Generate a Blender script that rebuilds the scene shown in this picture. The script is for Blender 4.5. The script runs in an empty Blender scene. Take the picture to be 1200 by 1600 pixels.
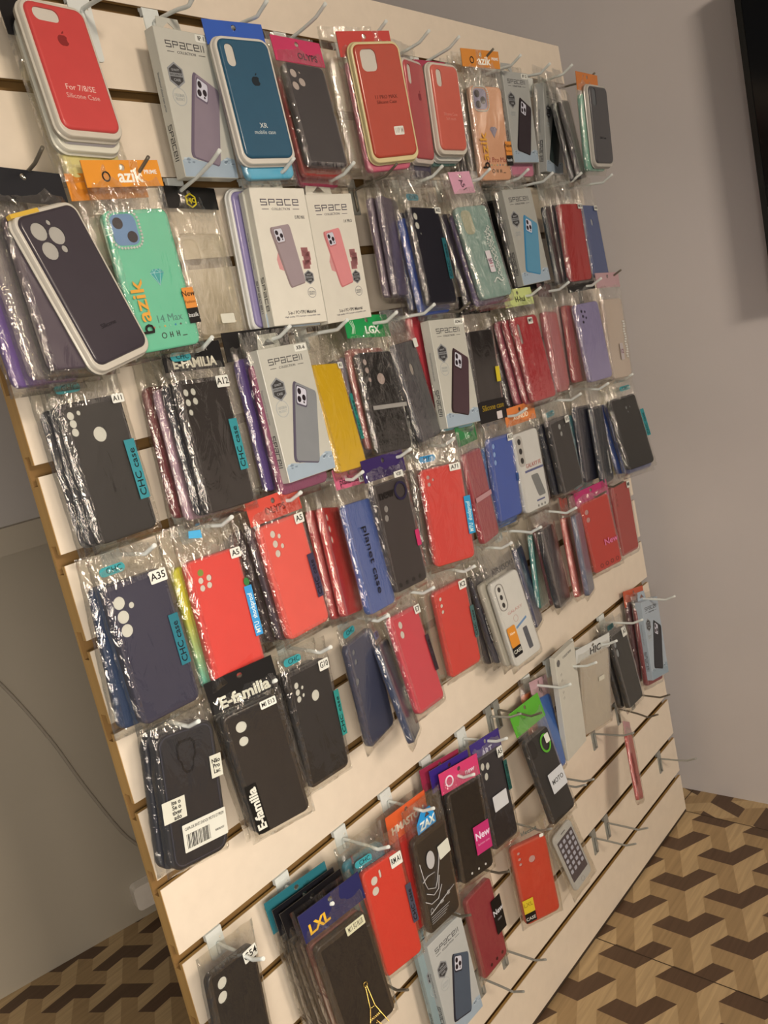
import bpy, bmesh, math, random
from mathutils import Matrix, Vector
R_ = random.Random(7)
D = bpy.data
SC = bpy.context.scene
COL = SC.collection
MM = 0.001
# The display is measured in millimetres on the slatwall's own face: u to the right, v up
# (slots every 100 mm), d out of the face.  World: X = u, Y = -d, Z = v + 1400.
def W(u, v, d): return Vector((u*MM, -d*MM, (v+1400)*MM))
BASIS = Matrix(((1,0,0),(0,0,-1),(0,1,0)))

# ------------------------------------------------------------------ materials
def lin(c):
    c /= 255.0
    return c/12.92 if c <= 0.04045 else ((c+0.055)/1.055)**2.4
def hexrgb(h): return tuple(int(h[i:i+2], 16) for i in (0, 2, 4))
LIGHT = (0.72, 0.605, 0.51)     # linear brightness of the white laminate under the shop's warm lamps
def albedo(h):
    c = [lin(x) for x in hexrgb(h)]; k = max(0.42, 1-0.019/max(0.001, sum(c)/3))
    r = [x*k/l*0.70 for x, l in zip(c, LIGHT)]
    return tuple(min(0.86, max(0.006, x)) for x in r) + (1,)
def srgb(h): return tuple(lin(x) for x in hexrgb(h)) + (1,)
_M = {}
def nodes(name):
    m = D.materials.new(name); m.use_nodes = True
    nt = m.node_tree
    return m, nt, nt.nodes, nt.nodes['Principled BSDF']
def mat(h, rough=0.42, kind='plastic', raw=False, coat=0.0, metal=0.0):
    key = (h, rough, kind, raw, coat, metal)
    if key in _M: return _M[key]
    m, nt, N, b = nodes('%s_%s' % (kind, h))
    base = srgb(h) if raw else albedo(h)
    b.inputs['Roughness'].default_value = rough
    b.inputs['Metallic'].default_value = metal
    b.inputs['Coat Weight'].default_value = coat
    b.inputs['Coat Roughness'].default_value = 0.12
    b.inputs['Specular IOR Level'].default_value = 0.35
    tc = N.new('ShaderNodeTexCoord')
    no = N.new('ShaderNodeTexNoise'); no.inputs['Scale'].default_value = 45; no.inputs['Detail'].default_value = 3
    nt.links.new(tc.outputs['Object'], no.inputs['Vector'])
    mx = N.new('ShaderNodeMix'); mx.data_type = 'RGBA'; mx.blend_type = 'MULTIPLY'
    rp = N.new('ShaderNodeMapRange'); rp.inputs['To Min'].default_value = 0.93; rp.inputs['To Max'].default_value = 1.06
    nt.links.new(no.outputs['Fac'], rp.inputs['Value'])
    mx.inputs[0].default_value = 1.0
    mx.inputs[6].default_value = base
    nt.links.new(rp.outputs['Result'], mx.inputs[7])
    nt.links.new(mx.outputs[2], b.inputs['Base Color'])
    _M[key] = m
    return m
def film(name, tint=(0.97,0.97,0.95), gloss=0.10, rough=0.10, bump=0.5, scale=55, milky=0.0):
    if name in _M: return _M[name]
    m = D.materials.new(name); m.use_nodes = True
    nt = m.node_tree; N = nt.nodes; N.clear(); L = nt.links
    out = N.new('ShaderNodeOutputMaterial')
    tr = N.new('ShaderNodeBsdfTransparent'); tr.inputs[0].default_value = (*tint, 1)
    gl = N.new('ShaderNodeBsdfGlossy'); gl.inputs['Roughness'].default_value = rough
    gl.inputs['Color'].default_value = (1,1,1,1)
    lw = N.new('ShaderNodeLayerWeight'); lw.inputs['Blend'].default_value = 0.25
    mr = N.new('ShaderNodeMapRange'); mr.inputs['To Min'].default_value = gloss*0.55; mr.inputs['To Max'].default_value = min(0.6, gloss*3.2)
    L.new(lw.outputs['Facing'], mr.inputs['Value'])
    tc = N.new('ShaderNodeTexCoord')
    no = N.new('ShaderNodeTexNoise'); no.inputs['Scale'].default_value = scale; no.inputs['Detail'].default_value = 4
    no.inputs['Distortion'].default_value = 1.6
    mp = N.new('ShaderNodeMapping'); mp.inputs['Scale'].default_value = (1.0, 0.45, 1.0)
    L.new(tc.outputs['Object'], mp.inputs['Vector']); L.new(mp.outputs[0], no.inputs['Vector'])
    bp = N.new('ShaderNodeBump'); bp.inputs['Strength'].default_value = bump; bp.inputs['Distance'].default_value = 0.004
    L.new(no.outputs['Fac'], bp.inputs['Height'])
    L.new(bp.outputs[0], gl.inputs['Normal'])
    mix = N.new('ShaderNodeMixShader')
    L.new(mr.outputs[0], mix.inputs[0]); L.new(tr.outputs[0], mix.inputs[1]); L.new(gl.outputs[0], mix.inputs[2])
    last = mix
    if milky > 0:
        df = N.new('ShaderNodeBsdfDiffuse'); df.inputs[0].default_value = (0.8,0.78,0.74,1)
        m2 = N.new('ShaderNodeMixShader'); m2.inputs[0].default_value = milky
        L.new(mix.outputs[0], m2.inputs[1]); L.new(df.outputs[0], m2.inputs[2]); last = m2
    L.new(last.outputs[0], out.inputs[0])
    _M[name] = m
    return m
FILM = film('cellophane_film', milky=0.003, gloss=0.06, rough=0.05, bump=0.35, scale=32)
FILM_W = film('crinkled_film', gloss=0.10, rough=0.06, bump=0.7, scale=60, milky=0.008)
FILM_E = film('film_seam', gloss=0.20, rough=0.05, bump=1.0, scale=60, milky=0.006)
CLEAR = film('clear_plastic', tint=(0.93,0.92,0.88), gloss=0.16, bump=0.1, milky=0.10)
def clear_tint(name, tint, milky=0.2): return film(name, tint=tint, gloss=0.16, bump=0.1, milky=milky)

# ------------------------------------------------------------------ mesh helpers (local x right, y up, z out; mm)
def new_obj(name, me, parent=None, m=None):
    o = D.objects.new(name, me); COL.objects.link(o)
    if m is not None and me is not None:
        for k in (m if isinstance(m, (list, tuple)) else [m]): me.materials.append(k)
    if parent is not None: o.parent = parent
    return o
def build(name, bm, m, parent=None, smooth=False):
    me = D.meshes.new(name)
    bmesh.ops.recalc_face_normals(bm, faces=bm.faces)
    if smooth:
        for f in bm.faces: f.smooth = True
    for v in bm.verts: v.co *= MM
    bm.to_mesh(me); bm.free()
    return new_obj(name, me, parent, m)
def rrect(w, h, r, n=6, cx=0, cy=0):
    r = max(0.05, min(r, w/2-0.05, h/2-0.05)); pts = []
    for qx, qy, a0 in ((1,1,0), (-1,1,90), (-1,-1,180), (1,-1,270)):
        for i in range(n+1):
            a = math.radians(a0 + 90*i/n)
            pts.append((cx+qx*(w/2-r)+r*math.cos(a), cy+qy*(h/2-r)+r*math.sin(a)))
    return pts
def ellipse(cx, cy, rx, ry, n=18):
    return [(cx+rx*math.cos(2*math.pi*i/n), cy+ry*math.sin(2*math.pi*i/n)) for i in range(n)]
def ring(bm, pts, z): return [bm.verts.new((x, y, z)) for x, y in pts]
def bridge(bm, A, B, smooth=True):
    n = len(A)
    for i in range(n):
        f = bm.faces.new((A[i], A[(i+1) % n], B[(i+1) % n], B[i])); f.smooth = smooth
def fill(bm, loops):
    if len(loops) == 1: bm.faces.new(loops[0]); return
    ed = []
    for lp in loops:
        for i in range(len(lp)):
            a, b = lp[i], lp[(i+1) % len(lp)]
            e = bm.edges.get((a, b)) or bm.edges.new((a, b)); ed.append(e)
    bmesh.ops.triangle_fill(bm, use_beauty=True, use_dissolve=False, edges=ed, normal=(0,0,1))
def plate_bm(outline, z0, z1, holes=(), bm=None, mi=0):
    bm = bm or bmesh.new()
    n0 = len(bm.faces)
    A = ring(bm, outline, z1); B = ring(bm, outline, z0)
    HA = [ring(bm, h, z1) for h in holes]; HB = [ring(bm, h, z0) for h in holes]
    bridge(bm, A, B, False)
    for a, b in zip(HA, HB): bridge(bm, a, b, False)
    fill(bm, [A]+HA); fill(bm, [B]+HB)
    bm.faces.ensure_lookup_table()
    for f in bm.faces[n0:]: f.material_index = mi
    return bm
def box_bm(x0, x1, y0, y1, z0, z1, bm=None, mi=0):
    return plate_bm([(x0,y0),(x1,y0),(x1,y1),(x0,y1)], z0, z1, (), bm, mi)
def tube_bm(path, r, n=8, bm=None, caps=True):
    bm = bm or bmesh.new(); P = [Vector(p) for p in path]; prev = None; last = None; up = Vector((0.13,0.31,0.94))
    for i, p in enumerate(P):
        t = (P[min(i+1, len(P)-1)]-P[max(i-1, 0)]).normalized()
        a = t.cross(up).normalized() if prev is None else (prev - t*prev.dot(t)).normalized()
        prev = a; b = t.cross(a)
        rg = [bm.verts.new(p + (a*math.cos(2*math.pi*k/n)+b*math.sin(2*math.pi*k/n))*r) for k in range(n)]
        if last: bridge(bm, last, rg)
        elif caps: bm.faces.new(rg)
        last = rg
    if caps: bm.faces.new(last)
    return bm
_fc = {}
def text_mesh(s, size, bold=0.0, shear=0.0, space=1.0):
    key = (s, round(size,2), bold, shear, space)
    if key in _fc: return _fc[key]
    cu = D.curves.new('lettering', 'FONT'); cu.body = s; cu.size = size*MM*1.38
    cu.align_x = 'CENTER'; cu.align_y = 'CENTER'; cu.extrude = 0.00012; cu.resolution_u = 2
    cu.offset = bold*size*MM; cu.shear = shear; cu.space_character = space
    o = D.objects.new('lettering', cu); COL.objects.link(o)
    dg = bpy.context.evaluated_depsgraph_get(); dg.update()
    me = D.meshes.new_from_object(o.evaluated_get(dg))
    D.objects.remove(o); D.curves.remove(cu)
    me.materials.clear()
    _fc[key] = me
    return me
def text(s, size, x, y, z, h, parent, rot=0.0, bold=0.0, shear=0.0, fit=None, name='lettering', raw=False, face=None, space=1.0):
    me = text_mesh(s, size, bold, shear, space).copy()
    sx = 1.0
    if fit:
        xs = [v.co.x for v in me.vertices]
        if xs: sx = fit*MM/max(1e-6, (max(xs)-min(xs)))
    Mx = Matrix.Translation(Vector((x,y,z))*MM)
    if face == 'left': Mx = Mx @ Matrix.Rotation(math.radians(-90), 4, 'Y')
    Mx = Mx @ Matrix.Rotation(math.radians(rot), 4, 'Z') @ Matrix.Diagonal((sx,1,1,1))
    me.transform(Mx)
    return new_obj(name, me, parent, mat(h, 0.5, 'print', raw))
def tag(o, label, cat, group=None, kind=None):
    o['label'] = label; o['category'] = cat
    if group: o['group'] = group
    if kind: o['kind'] = kind
    return o
def rot3(y, p, r):
    y, p, r = (math.radians(a) for a in (y, p, r))
    return Matrix.Rotation(y, 3, 'Y') @ Matrix.Rotation(p, 3, 'X') @ Matrix.Rotation(r, 3, 'Z')
def empty(name, pose, off=(0,0,0), droll=0):
    u, v, d, y, p, r = pose[:6]
    R = rot3(y, p, r)
    pos = Vector((u, v, d)) + R @ Vector(off)
    o = D.objects.new(name, None); COL.objects.link(o)
    o.empty_display_size = 0.02
    M = (BASIS @ (R @ Matrix.Rotation(math.radians(droll), 3, 'Z'))).to_4x4()
    M.translation = W(*pos)
    o.matrix_world = M
    return o

# ------------------------------------------------------------------ parts of the phone cases
def hole_loops(w, h, holes):
    L = []
    for q in holes:
        if q[0] == 'p':                     # pill / rounded square: cx, cy, w, h, r
            _, x, y, a, b, r = q; L.append(rrect(a, b, r, 5, x-w/2, h/2-y))
        else:
            x, y, r = q; L.append(ellipse(x-w/2, h/2-y, r, r, 16))
    return L
def case_shell(parent, w, h, t, m, holes=(), r=9, bevel=2.2, name='case_shell', z=0):
    bm = bmesh.new(); H = hole_loops(w, h, holes)
    def ol(i): return rrect(w-2*i, h-2*i, r-i*0.6, 6)
    F = ring(bm, ol(bevel), z)
    HA = [ring(bm, q, z) for q in H]
    fill(bm, [F]+HA)
    HB = [ring(bm, q, z-1.5) for q in H]
    for a, b in zip(HA, HB): bridge(bm, a, b, False)
    prev = F
    for k in range(1, 5):
        a = math.pi/2*k/4
        cur = ring(bm, ol(bevel*(1-math.sin(a))), z-bevel*(1-math.cos(a)))
        bridge(bm, prev, cur); prev = cur
    e = ring(bm, ol(0), z-t+0.8); bridge(bm, prev, e)
    g = ring(bm, ol(0.8), z-t); bridge(bm, e, g)
    k = ring(bm, ol(2.0), z-t); bridge(bm, g, k, False)
    q = ring(bm, ol(2.2), z-2.2); bridge(bm, k, q, False); bm.faces.new(q)
    o = build(name, bm, m, parent)
    return o
def insert_card(parent, w, h, h_hex='cfc3b2', z=0, name='foam_insert', depth=1.6):
    bm = plate_bm(rrect(w-5, h-5, 7, 4), z-depth-0.4, z-depth)
    return build(name, bm, mat(h_hex, 0.8, 'foam'), parent)
_bag = {}
def bag(parent, w, h, t, top, seed, m=None, side=7.0, bottom=9.0, neck=None):
    """crinkled cellophane sleeve round a case w x h x t, closed at the bottom, reaching up to y = top"""
    rnd = random.Random(seed); bm = bmesh.new()
    nx, ny = 15, 26
    x0, x1, y0, y1 = -w/2-side, w/2+side, -h/2-bottom, top
    # crease lines
    cr = [(rnd.uniform(x0, x1), rnd.uniform(y0, y1), rnd.uniform(-0.5, 0.5), rnd.uniform(3, 9), rnd.uniform(-1.3, 1.3)) for _ in range(14)]
    fr, bk = [], []
    for j in range(ny+1):
        rf, rb = [], []
        for i in range(nx+1):
            fx, fy = i/nx, j/ny
            x, y = x0+(x1-x0)*fx, y0+(y1-y0)*fy
            ex = max(0, abs(x)-w/2)/side; ey = max(0, -h/2-y)/bottom; et = max(0, y-h/2)/max(1, top-h/2)
            e = min(1, max(ex, ey, min(1, et*1.3)))
            if e < 0.02: e = 0
            e = e*e*(3-2*e)
            wr = sum(a*math.exp(-((x-cx)*math.cos(b)+(y-cy)*math.sin(b))**2/(s*s)) for cx, cy, b, s, a in cr)
            inside = ex == 0 and ey == 0 and et == 0
            amp = 0.35 if inside else 1.0+1.3*e*(1-e)*2
            zf = (1.5+max(-0.6, wr*amp)+rnd.uniform(-0.12, 0.12))*(1-e) + (-t/2+0.5+ (wr*1.1+rnd.uniform(-0.5, 0.5)))*e
            if inside: zf = max(0.8, min(2.2, zf))
            zb = (-t-1.0)*(1-e) + (-t/2-0.6+wr*1.1)*e
            jx = rnd.uniform(-0.5, 0.5) if i in (0, nx) else 0
            if i in (0, nx) or j == 0: zf = zb = (zf+zb)/2
            vf = bm.verts.new((x+jx, y, zf)); rf.append(vf)
            rb.append(vf if (i in (0, nx) or j == 0) else bm.verts.new((x+jx, y, min(zb, zf-0.3))))
        fr.append(rf); bk.append(rb)
    for G in (fr, bk):
        for j in range(ny):
            for i in range(nx):
                q = [G[j][i], G[j][i+1], G[j+1][i+1], G[j+1][i]]
                try:
                    f = bm.faces.new(q); f.smooth = True
                    xm, ym = x0+(x1-x0)*(i+0.5)/nx, y0+(y1-y0)*(j+0.5)/ny
                    if abs(xm) > w/2-3 or ym < -h/2+2 or ym > h/2-2: f.material_index = 1
                except ValueError: pass
    return build('plastic_bag', bm, [m or FILM, FILM_E], parent)
def header(parent, w, y_top, hh, z, colr, txt=None, tcol='ffffff', hole_x=0.0, tsize=None, tx=0.0, ty=0.0, side=7.0, bold=0.02, tilt=0, shear=0, dy=0, wide=0):
    ww = w+2*side+wide
    outl = [(-ww/2, y_top-hh), (ww/2, y_top-hh), (ww/2, y_top), (-ww/2, y_top)]
    hx = max(-ww/2+8, min(ww/2-8, hole_x))
    bm = plate_bm(outl, z-0.5, z+0.5, [ellipse(hx, y_top-7.5, 3.6, 3.6, 14)])
    o = build('header_card', bm, mat(colr, 0.38, 'card', coat=0.3), parent)
    if txt:
        text(txt, tsize or hh*0.42, tx, y_top-hh*0.62+ty, z+0.65, tcol, o, rot=tilt, bold=bold, shear=shear)
    return o
def strip(parent, w, h, z, s, bg, fg, side='r', y=-5, ln=64, wd=10, rot=90, bold=0.01, size=None, x=None):
    x = (w/2-wd/2-1 if side == 'r' else -w/2+wd/2+1) if x is None else x
    o = build('brand_strip', box_bm(x-wd/2, x+wd/2, y-ln/2, y+ln/2, z, z+0.25), mat(bg, 0.35, 'print'), parent)
    text(s, size or wd*0.62, x, y-ln*0.05, z+0.4, fg, o, rot=rot, bold=bold, fit=ln*0.8)
    return o
def sticker(parent, w, h, z, s, x=None, y=None, sw=15, sh=9.5, bg='ddd2c0', fg='2a2622', rot=0, bold=0.015, name='size_sticker'):
    x = w/2-sw/2+2 if x is None else x; y = h/2-sh/2 if y is None else y
    bm = plate_bm(rrect(sw, sh, 1.4, 3, x, y), z, z+0.3)
    if rot: bmesh.ops.rotate(bm, verts=bm.verts, cent=(x, y, z), matrix=Matrix.Rotation(math.radians(rot), 3, 'Z'))
    o = build(name, bm, mat(bg, 0.55, 'paper'), parent)
    if s:
        sz = min(sh*0.58, 8.5)
        text(s, sz, x, y, z+0.45, fg, o, rot=rot, bold=bold, fit=sw*0.8 if len(s)*sz*0.62 > sw*0.8 else None)
    return o
def apple_mark(parent, x, y, z, s, h):
    """the round bitten fruit mark moulded on some cases"""
    bm = bmesh.new(); pts = []
    for i in range(36):
        a = 2*math.pi*i/36
        r = s*(1+0.06*math.cos(2*a)) * (1-0.14*math.exp(-((a-math.pi/2)/0.35)**2)-0.10*math.exp(-((a-1.5*math.pi)/0.3)**2))
        px, py = r*0.92*math.cos(a), r*math.sin(a)
        d = math.hypot(px-s*1.12, py-s*0.12)
        if d < s*0.5:
            k = s*0.5/max(d, 1e-3); px, py = s*1.12+(px-s*1.12)*k, s*0.12+(py-s*0.12)*k
        pts.append((x+px, y+py))
    plate_bm(pts, z-0.1, z+0.12, (), bm)
    lf = [(x+s*0.05, y+s*1.02), (x+s*0.12, y+s*1.35), (x+s*0.5, y+s*1.6), (x+s*0.42, y+s*1.2)]
    plate_bm(lf, z-0.1, z+0.12, (), bm)
    return build('fruit_mark', bm, mat(h, 0.4, 'print'), parent)

GLYPH = {'S': [[(1,1),(0,1),(0,.5),(1,.5),(1,0),(0,0)]], 'P': [[(0,0),(0,1),(1,1),(1,.5),(0,.5)]], 'A': [[(0,1),(1,1),(1,0),(0,0),(0,.5),(1,.5)]],
  'C': [[(1,1),(0,1),(0,0),(1,0)]], 'E': [[(1,0),(0,0),(0,1),(1,1),(1,.5),(0,.5)]], 'L': [[(0,1),(0,0)]]}
def techno(s, wd, ht, x, y, z, h, parent, rot=0.0, face=None, name='lettering', th=0.17):
    """the cartons' squared stroke lettering, wd x ht mm"""
    adv = [0.55 if c == 'L' else 1.45 for c in s]; tot = sum(adv)-0.45; k = wd/tot; bm = bmesh.new(); px = 0
    t = ht*th/2
    for c, a in zip(s, adv):
        for st in GLYPH[c]:
            for (ax, ay), (bx, by) in zip(st, st[1:]):
                X0, X1 = sorted((px+ax, px+bx)); Y0, Y1 = sorted((ay, by))
                box_bm((X0-tot/2)*k-t, (X1-tot/2)*k+t, (Y0-.5)*ht-t, (Y1-.5)*ht+t, 0, 0.15, bm)
        px += a
    bmesh.ops.rotate(bm, verts=bm.verts, cent=(0,0,0), matrix=Matrix.Rotation(math.radians(rot), 3, 'Z'))
    if face == 'left': bmesh.ops.rotate(bm, verts=bm.verts, cent=(0,0,0), matrix=Matrix.Rotation(math.radians(-90), 3, 'Y'))
    bmesh.ops.translate(bm, verts=bm.verts, vec=(x, y, z))
    return build(name, bm, mat(h, 0.5, 'print'), parent)
# ------------------------------------------------------------------ the setting
def struct(o): o['kind'] = 'structure'; return o
def wmesh(name, verts, faces, m, parent=None):
    me = D.meshes.new(name); me.from_pydata([tuple(W(*v)) for v in verts], [], faces); me.update()
    return new_obj(name, me, parent, m)
def wbox(name, pts, v0, v1, m, parent=None):
    """vertical prism: footprint pts in (u, d), from v0 to v1"""
    n = len(pts); V = [(u, v0, d) for u, d in pts]+[(u, v1, d) for u, d in pts]
    F = [tuple(range(n))[::-1], tuple(range(n, 2*n))]+[(i, (i+1) % n, n+(i+1) % n, n+i) for i in range(n)]
    o = wmesh(name, V, F, m, parent)
    bm = bmesh.new(); bm.from_mesh(o.data); bmesh.ops.recalc_face_normals(bm, faces=bm.faces); bm.to_mesh(o.data); bm.free()
    return o
def wall_mat(name, h, rough=0.55, bump=0.05):
    m, nt, N, b = nodes(name)
    b.inputs['Roughness'].default_value = rough
    tc = N.new('ShaderNodeTexCoord'); no = N.new('ShaderNodeTexNoise'); no.inputs['Scale'].default_value = 3.0; no.inputs['Detail'].default_value = 5
    nt.links.new(tc.outputs['Object'], no.inputs['Vector'])
    cr = N.new('ShaderNodeValToRGB'); c = srgb(h)
    cr.color_ramp.elements[0].position = 0.3; cr.color_ramp.elements[0].color = tuple(x*0.93 for x in c[:3])+(1,)
    cr.color_ramp.elements[1].position = 0.7; cr.color_ramp.elements[1].color = c
    nt.links.new(no.outputs['Fac'], cr.inputs[0]); nt.links.new(cr.outputs[0], b.inputs['Base Color'])
    n2 = N.new('ShaderNodeTexNoise'); n2.inputs['Scale'].default_value = 220
    nt.links.new(tc.outputs['Object'], n2.inputs['Vector'])
    bp = N.new('ShaderNodeBump'); bp.inputs['Strength'].default_value = bump; bp.inputs['Distance'].default_value = 0.002
    nt.links.new(n2.outputs['Fac'], bp.inputs['Height']); nt.links.new(bp.outputs[0], b.inputs['Normal'])
    return m
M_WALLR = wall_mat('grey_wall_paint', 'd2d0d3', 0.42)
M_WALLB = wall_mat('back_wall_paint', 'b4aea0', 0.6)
M_CEIL = wall_mat('ceiling_paint', 'd8d4cc', 0.8)
FLOOR = -1400
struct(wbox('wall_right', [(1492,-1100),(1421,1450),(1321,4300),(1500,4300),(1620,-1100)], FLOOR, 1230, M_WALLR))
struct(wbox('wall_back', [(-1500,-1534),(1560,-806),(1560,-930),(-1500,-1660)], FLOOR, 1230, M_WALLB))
struct(wbox('ceiling', [(-1500,-1600),(1560,-1600),(1560,4300),(-1500,4300)], 1230, 1290, M_CEIL))
# back wall: ledge, cable and socket box low down on the left
def back(u, off=0.0):
    return (u - 0.2314*off, -1147+(u-126)*0.238+0.973*off)
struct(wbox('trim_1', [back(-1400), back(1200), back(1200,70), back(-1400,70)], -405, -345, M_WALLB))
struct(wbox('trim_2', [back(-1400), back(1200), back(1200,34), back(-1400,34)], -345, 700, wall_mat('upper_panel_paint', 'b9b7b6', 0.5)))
o = D.objects.new('wall_socket', None); COL.objects.link(o); su, sd = back(520, 0.5)
o.location = W(su, -1330, sd); o.rotation_euler = (0, 0, -math.atan(0.238))
sock = tag(o, 'small white plastic socket box low on the shaded back wall', 'socket')
bm = plate_bm(rrect(130, 62, 12, 5), 0, 34)
bmesh.ops.rotate(bm, verts=bm.verts, cent=(0,0,0), matrix=Matrix.Rotation(math.radians(90), 3, 'X'))
build('socket_body', bm, mat('f0ece4', 0.45, 'plastic', True), sock)
bm = plate_bm(rrect(40, 40, 8, 5, 28, 48), 1, 22)
bmesh.ops.rotate(bm, verts=bm.verts, cent=(0,0,0), matrix=Matrix.Rotation(math.radians(90), 3, 'X'))
build('cable_plug', bm, mat('d6d2c8', 0.45, 'plastic', True), sock)
cv = []
for u, v in ((180,-380),(225,-470),(255,-560),(325,-700),(385,-860),(425,-1000),(478,-1160),(520,-1235),(545,-1285)):
    bu, bd = back(u, 5); cv.append((bu, v, bd))
def smooth_path(P, k=6):
    P = [Vector(p) for p in P]; out = []
    for i in range(len(P)-1):
        p0, p1, p2, p3 = P[max(i-1,0)], P[i], P[i+1], P[min(i+2,len(P)-1)]
        for j in range(k):
            t = j/k
            out.append(0.5*((2*p1)+(p2-p0)*t+(2*p0-5*p1+4*p2-p3)*t*t+(3*p1-p0-3*p2+p3)*t**3))
    return out+[P[-1]]
bm = tube_bm(smooth_path(cv), 4.0)
for v in bm.verts: v.co = Vector((v.co.x, -v.co.z, v.co.y+1400))
tag(build('power_cable', bm, mat('a39d92', 0.5, 'rubber', True)), 'thin grey cable running down the back wall to the white socket box', 'cable')

# floor: tiles printed with interlocking wooden blocks
def wood(name, h, ang, amt=0.2):
    m, nt, N, b = nodes(name); b.inputs['Roughness'].default_value = 0.42
    b.inputs['Specular IOR Level'].default_value = 0.35
    tc = N.new('ShaderNodeTexCoord'); mp = N.new('ShaderNodeMapping')
    mp.inputs['Rotation'].default_value = (0,0,math.radians(ang)); mp.inputs['Scale'].default_value = (6, 130, 1)
    no = N.new('ShaderNodeTexNoise'); no.inputs['Scale'].default_value = 1.0; no.inputs['Detail'].default_value = 6; no.inputs['Distortion'].default_value = 0.5
    nt.links.new(tc.outputs['Object'], mp.inputs[0]); nt.links.new(mp.outputs[0], no.inputs[0])
    cr = N.new('ShaderNodeValToRGB'); c = albedo(h)
    cr.color_ramp.elements[0].position = 0.28; cr.color_ramp.elements[0].color = tuple(x*(1-amt) for x in c[:3])+(1,)
    cr.color_ramp.elements[1].position = 0.72; cr.color_ramp.elements[1].color = tuple(min(.9, x*(1+amt*0.5)) for x in c[:3])+(1,)
    nt.links.new(no.outputs['Fac'], cr.inputs[0]); nt.links.new(cr.outputs[0], b.inputs['Base Color'])
    return m
def clip(poly, a, b, c):                      # keep a*s+b*t <= c
    out = []
    for i in range(len(poly)):
        p, q = poly[i], poly[(i+1) % len(poly)]
        fp, fq = a*p[0]+b*p[1]-c, a*q[0]+b*q[1]-c
        if fp <= 0: out.append(p)
        if fp*fq < 0:
            k = fp/(fp-fq); out.append((p[0]+(q[0]-p[0])*k, p[1]+(q[1]-p[1])*k))
    return out
def pattern(s0, s1, t0, t1, deg, o):
    """(material, polygon) pieces of the block print in one run of tiles, tile frame s, t"""
    ca, sa = math.cos(math.radians(deg)), math.sin(math.radians(deg))
    X, Y = (6, -82), (80.7, 41.3); Z = (-X[0]-Y[0], -X[1]-Y[1])
    rt = lambda p: (p[0]*ca-p[1]*sa, p[0]*sa+p[1]*ca)
    X, Y, Z = rt(X), rt(Y), rt(Z); res = []
    for i in range(-40, 41):
        for j in range(-40, 41):
            bx = o[0]+1.5*(i*X[0]+j*Y[0]); by = o[1]+1.5*(i*X[1]+j*Y[1])
            if not (s0-200 < bx < s1+200 and t0-200 < by < t1+200): continue
            for mi, (A, B) in enumerate(((X, Y), (X, Z), (Y, Z))):
                for a1, b1, a0, b0 in ((1, .5, 0, 0), (.5, 1, 0, .5)):
                    P = [(a0, b0), (a1, b0), (a1, b1), (a0, b1)]
                    pl = [(bx+a*A[0]+b*B[0], by+a*A[1]+b*B[1]) for a, b in P]
                    for cl in ((-1,0,-s0),(1,0,s1),(0,-1,-t0),(0,1,t1)):
                        if len(pl) > 2: pl = clip(pl, *cl)
                    if len(pl) > 2: res.append((mi, pl))
    return res
E1, E2, P0 = (0.9978, 0.066), (-0.066, 0.9978), (871, 2)
def tile(p): return (P0[0]+p[0]*E1[0]+p[1]*E2[0], P0[1]+p[0]*E1[1]+p[1]*E2[1])
def untile(u, d):
    x, y = u-P0[0], d-P0[1]; return (x*E1[0]+y*E1[1], x*E2[0]+y*E2[1])
PC = pattern(-1500, 492, -60, 2200, -3.8, untile(1077, 106))
PC += pattern(492, 760, -1500, 2200, 86, untile(1420, 40))
PC += pattern(-1500, 492, -1400, -60, 145, untile(300, -900))
bm = bmesh.new()
for mi, pl in PC:
    f = bm.faces.new([bm.verts.new((*tile(p), 0)) for p in pl]); f.material_index = mi
for a, b in (((0,-60),(0,2200)), ((492,-1400),(492,2200)), ((-500,-60),(-500,2200)), ((-1500,-60),(760,-60)), ((-1500,440),(492,440))):
    dx, dy = b[0]-a[0], b[1]-a[1]; l = math.hypot(dx, dy); nx, ny = -dy/l*1.1, dx/l*1.1
    f = bm.faces.new([bm.verts.new((*tile(q), 0.25)) for q in ((a[0]+nx,a[1]+ny),(b[0]+nx,b[1]+ny),(b[0]-nx,b[1]-ny),(a[0]-nx,a[1]-ny))]); f.material_index = 3
for v in bm.verts: v.co = Vector((v.co.x*MM, -v.co.y*MM, v.co.z*MM))
for f in bm.faces:
    f.normal_update()
    if f.normal.z < 0: f.normal_flip()
me = D.meshes.new('floor'); bm.to_mesh(me); bm.free()
fl = struct(new_obj('floor', me, None, [wood('dark_wood_print', '684b35', 30), wood('mid_wood_print', 'a9855a', 60), wood('light_wood_print', 'c09b6d', -20), mat('4a3524', 0.6, 'grout')]))

# slatwall panel
LW, VT, VB, SLOT, TH = 1362.8, 388.0, -1398.0, 13.0, 20.0
pn = D.objects.new('slatwall_panel', None); COL.objects.link(pn); pn.location = W(0, VB, 0)
tag(pn, 'tall white slatwall display panel with brown board edges standing on the tiled floor', 'display panel')
prof = [(-TH, VB), (-TH, VT), (0, VT)]
SL = [-100*k for k in range(-3, 14)]
for s in SL: prof += [(0, s+SLOT), (-5, s+SLOT), (-5, s+SLOT+10), (-15.5, s+SLOT+10), (-15.5, s-10), (-5, s-10), (-5, s), (0, s)]
prof += [(0, VB)]
m_mdf = wood('brown_fibreboard', 'b08349', 0, 0.12); m_groove = wood('shaded_slot_board', '8a6439', 0, 0.12)  # slot walls get the board's brown darkened, painting in the shade inside the slots
bm = bmesh.new()
A = [bm.verts.new((0, p[1]-VB, p[0])) for p in prof]; B = [bm.verts.new((LW, p[1]-VB, p[0])) for p in prof]
bridge(bm, A, B, False)
for f in bm.faces:
    if all(-16 < v.co.z < -0.01 or abs(v.co.z+5) < 0.1 for v in f.verts): f.material_index = 1
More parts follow.
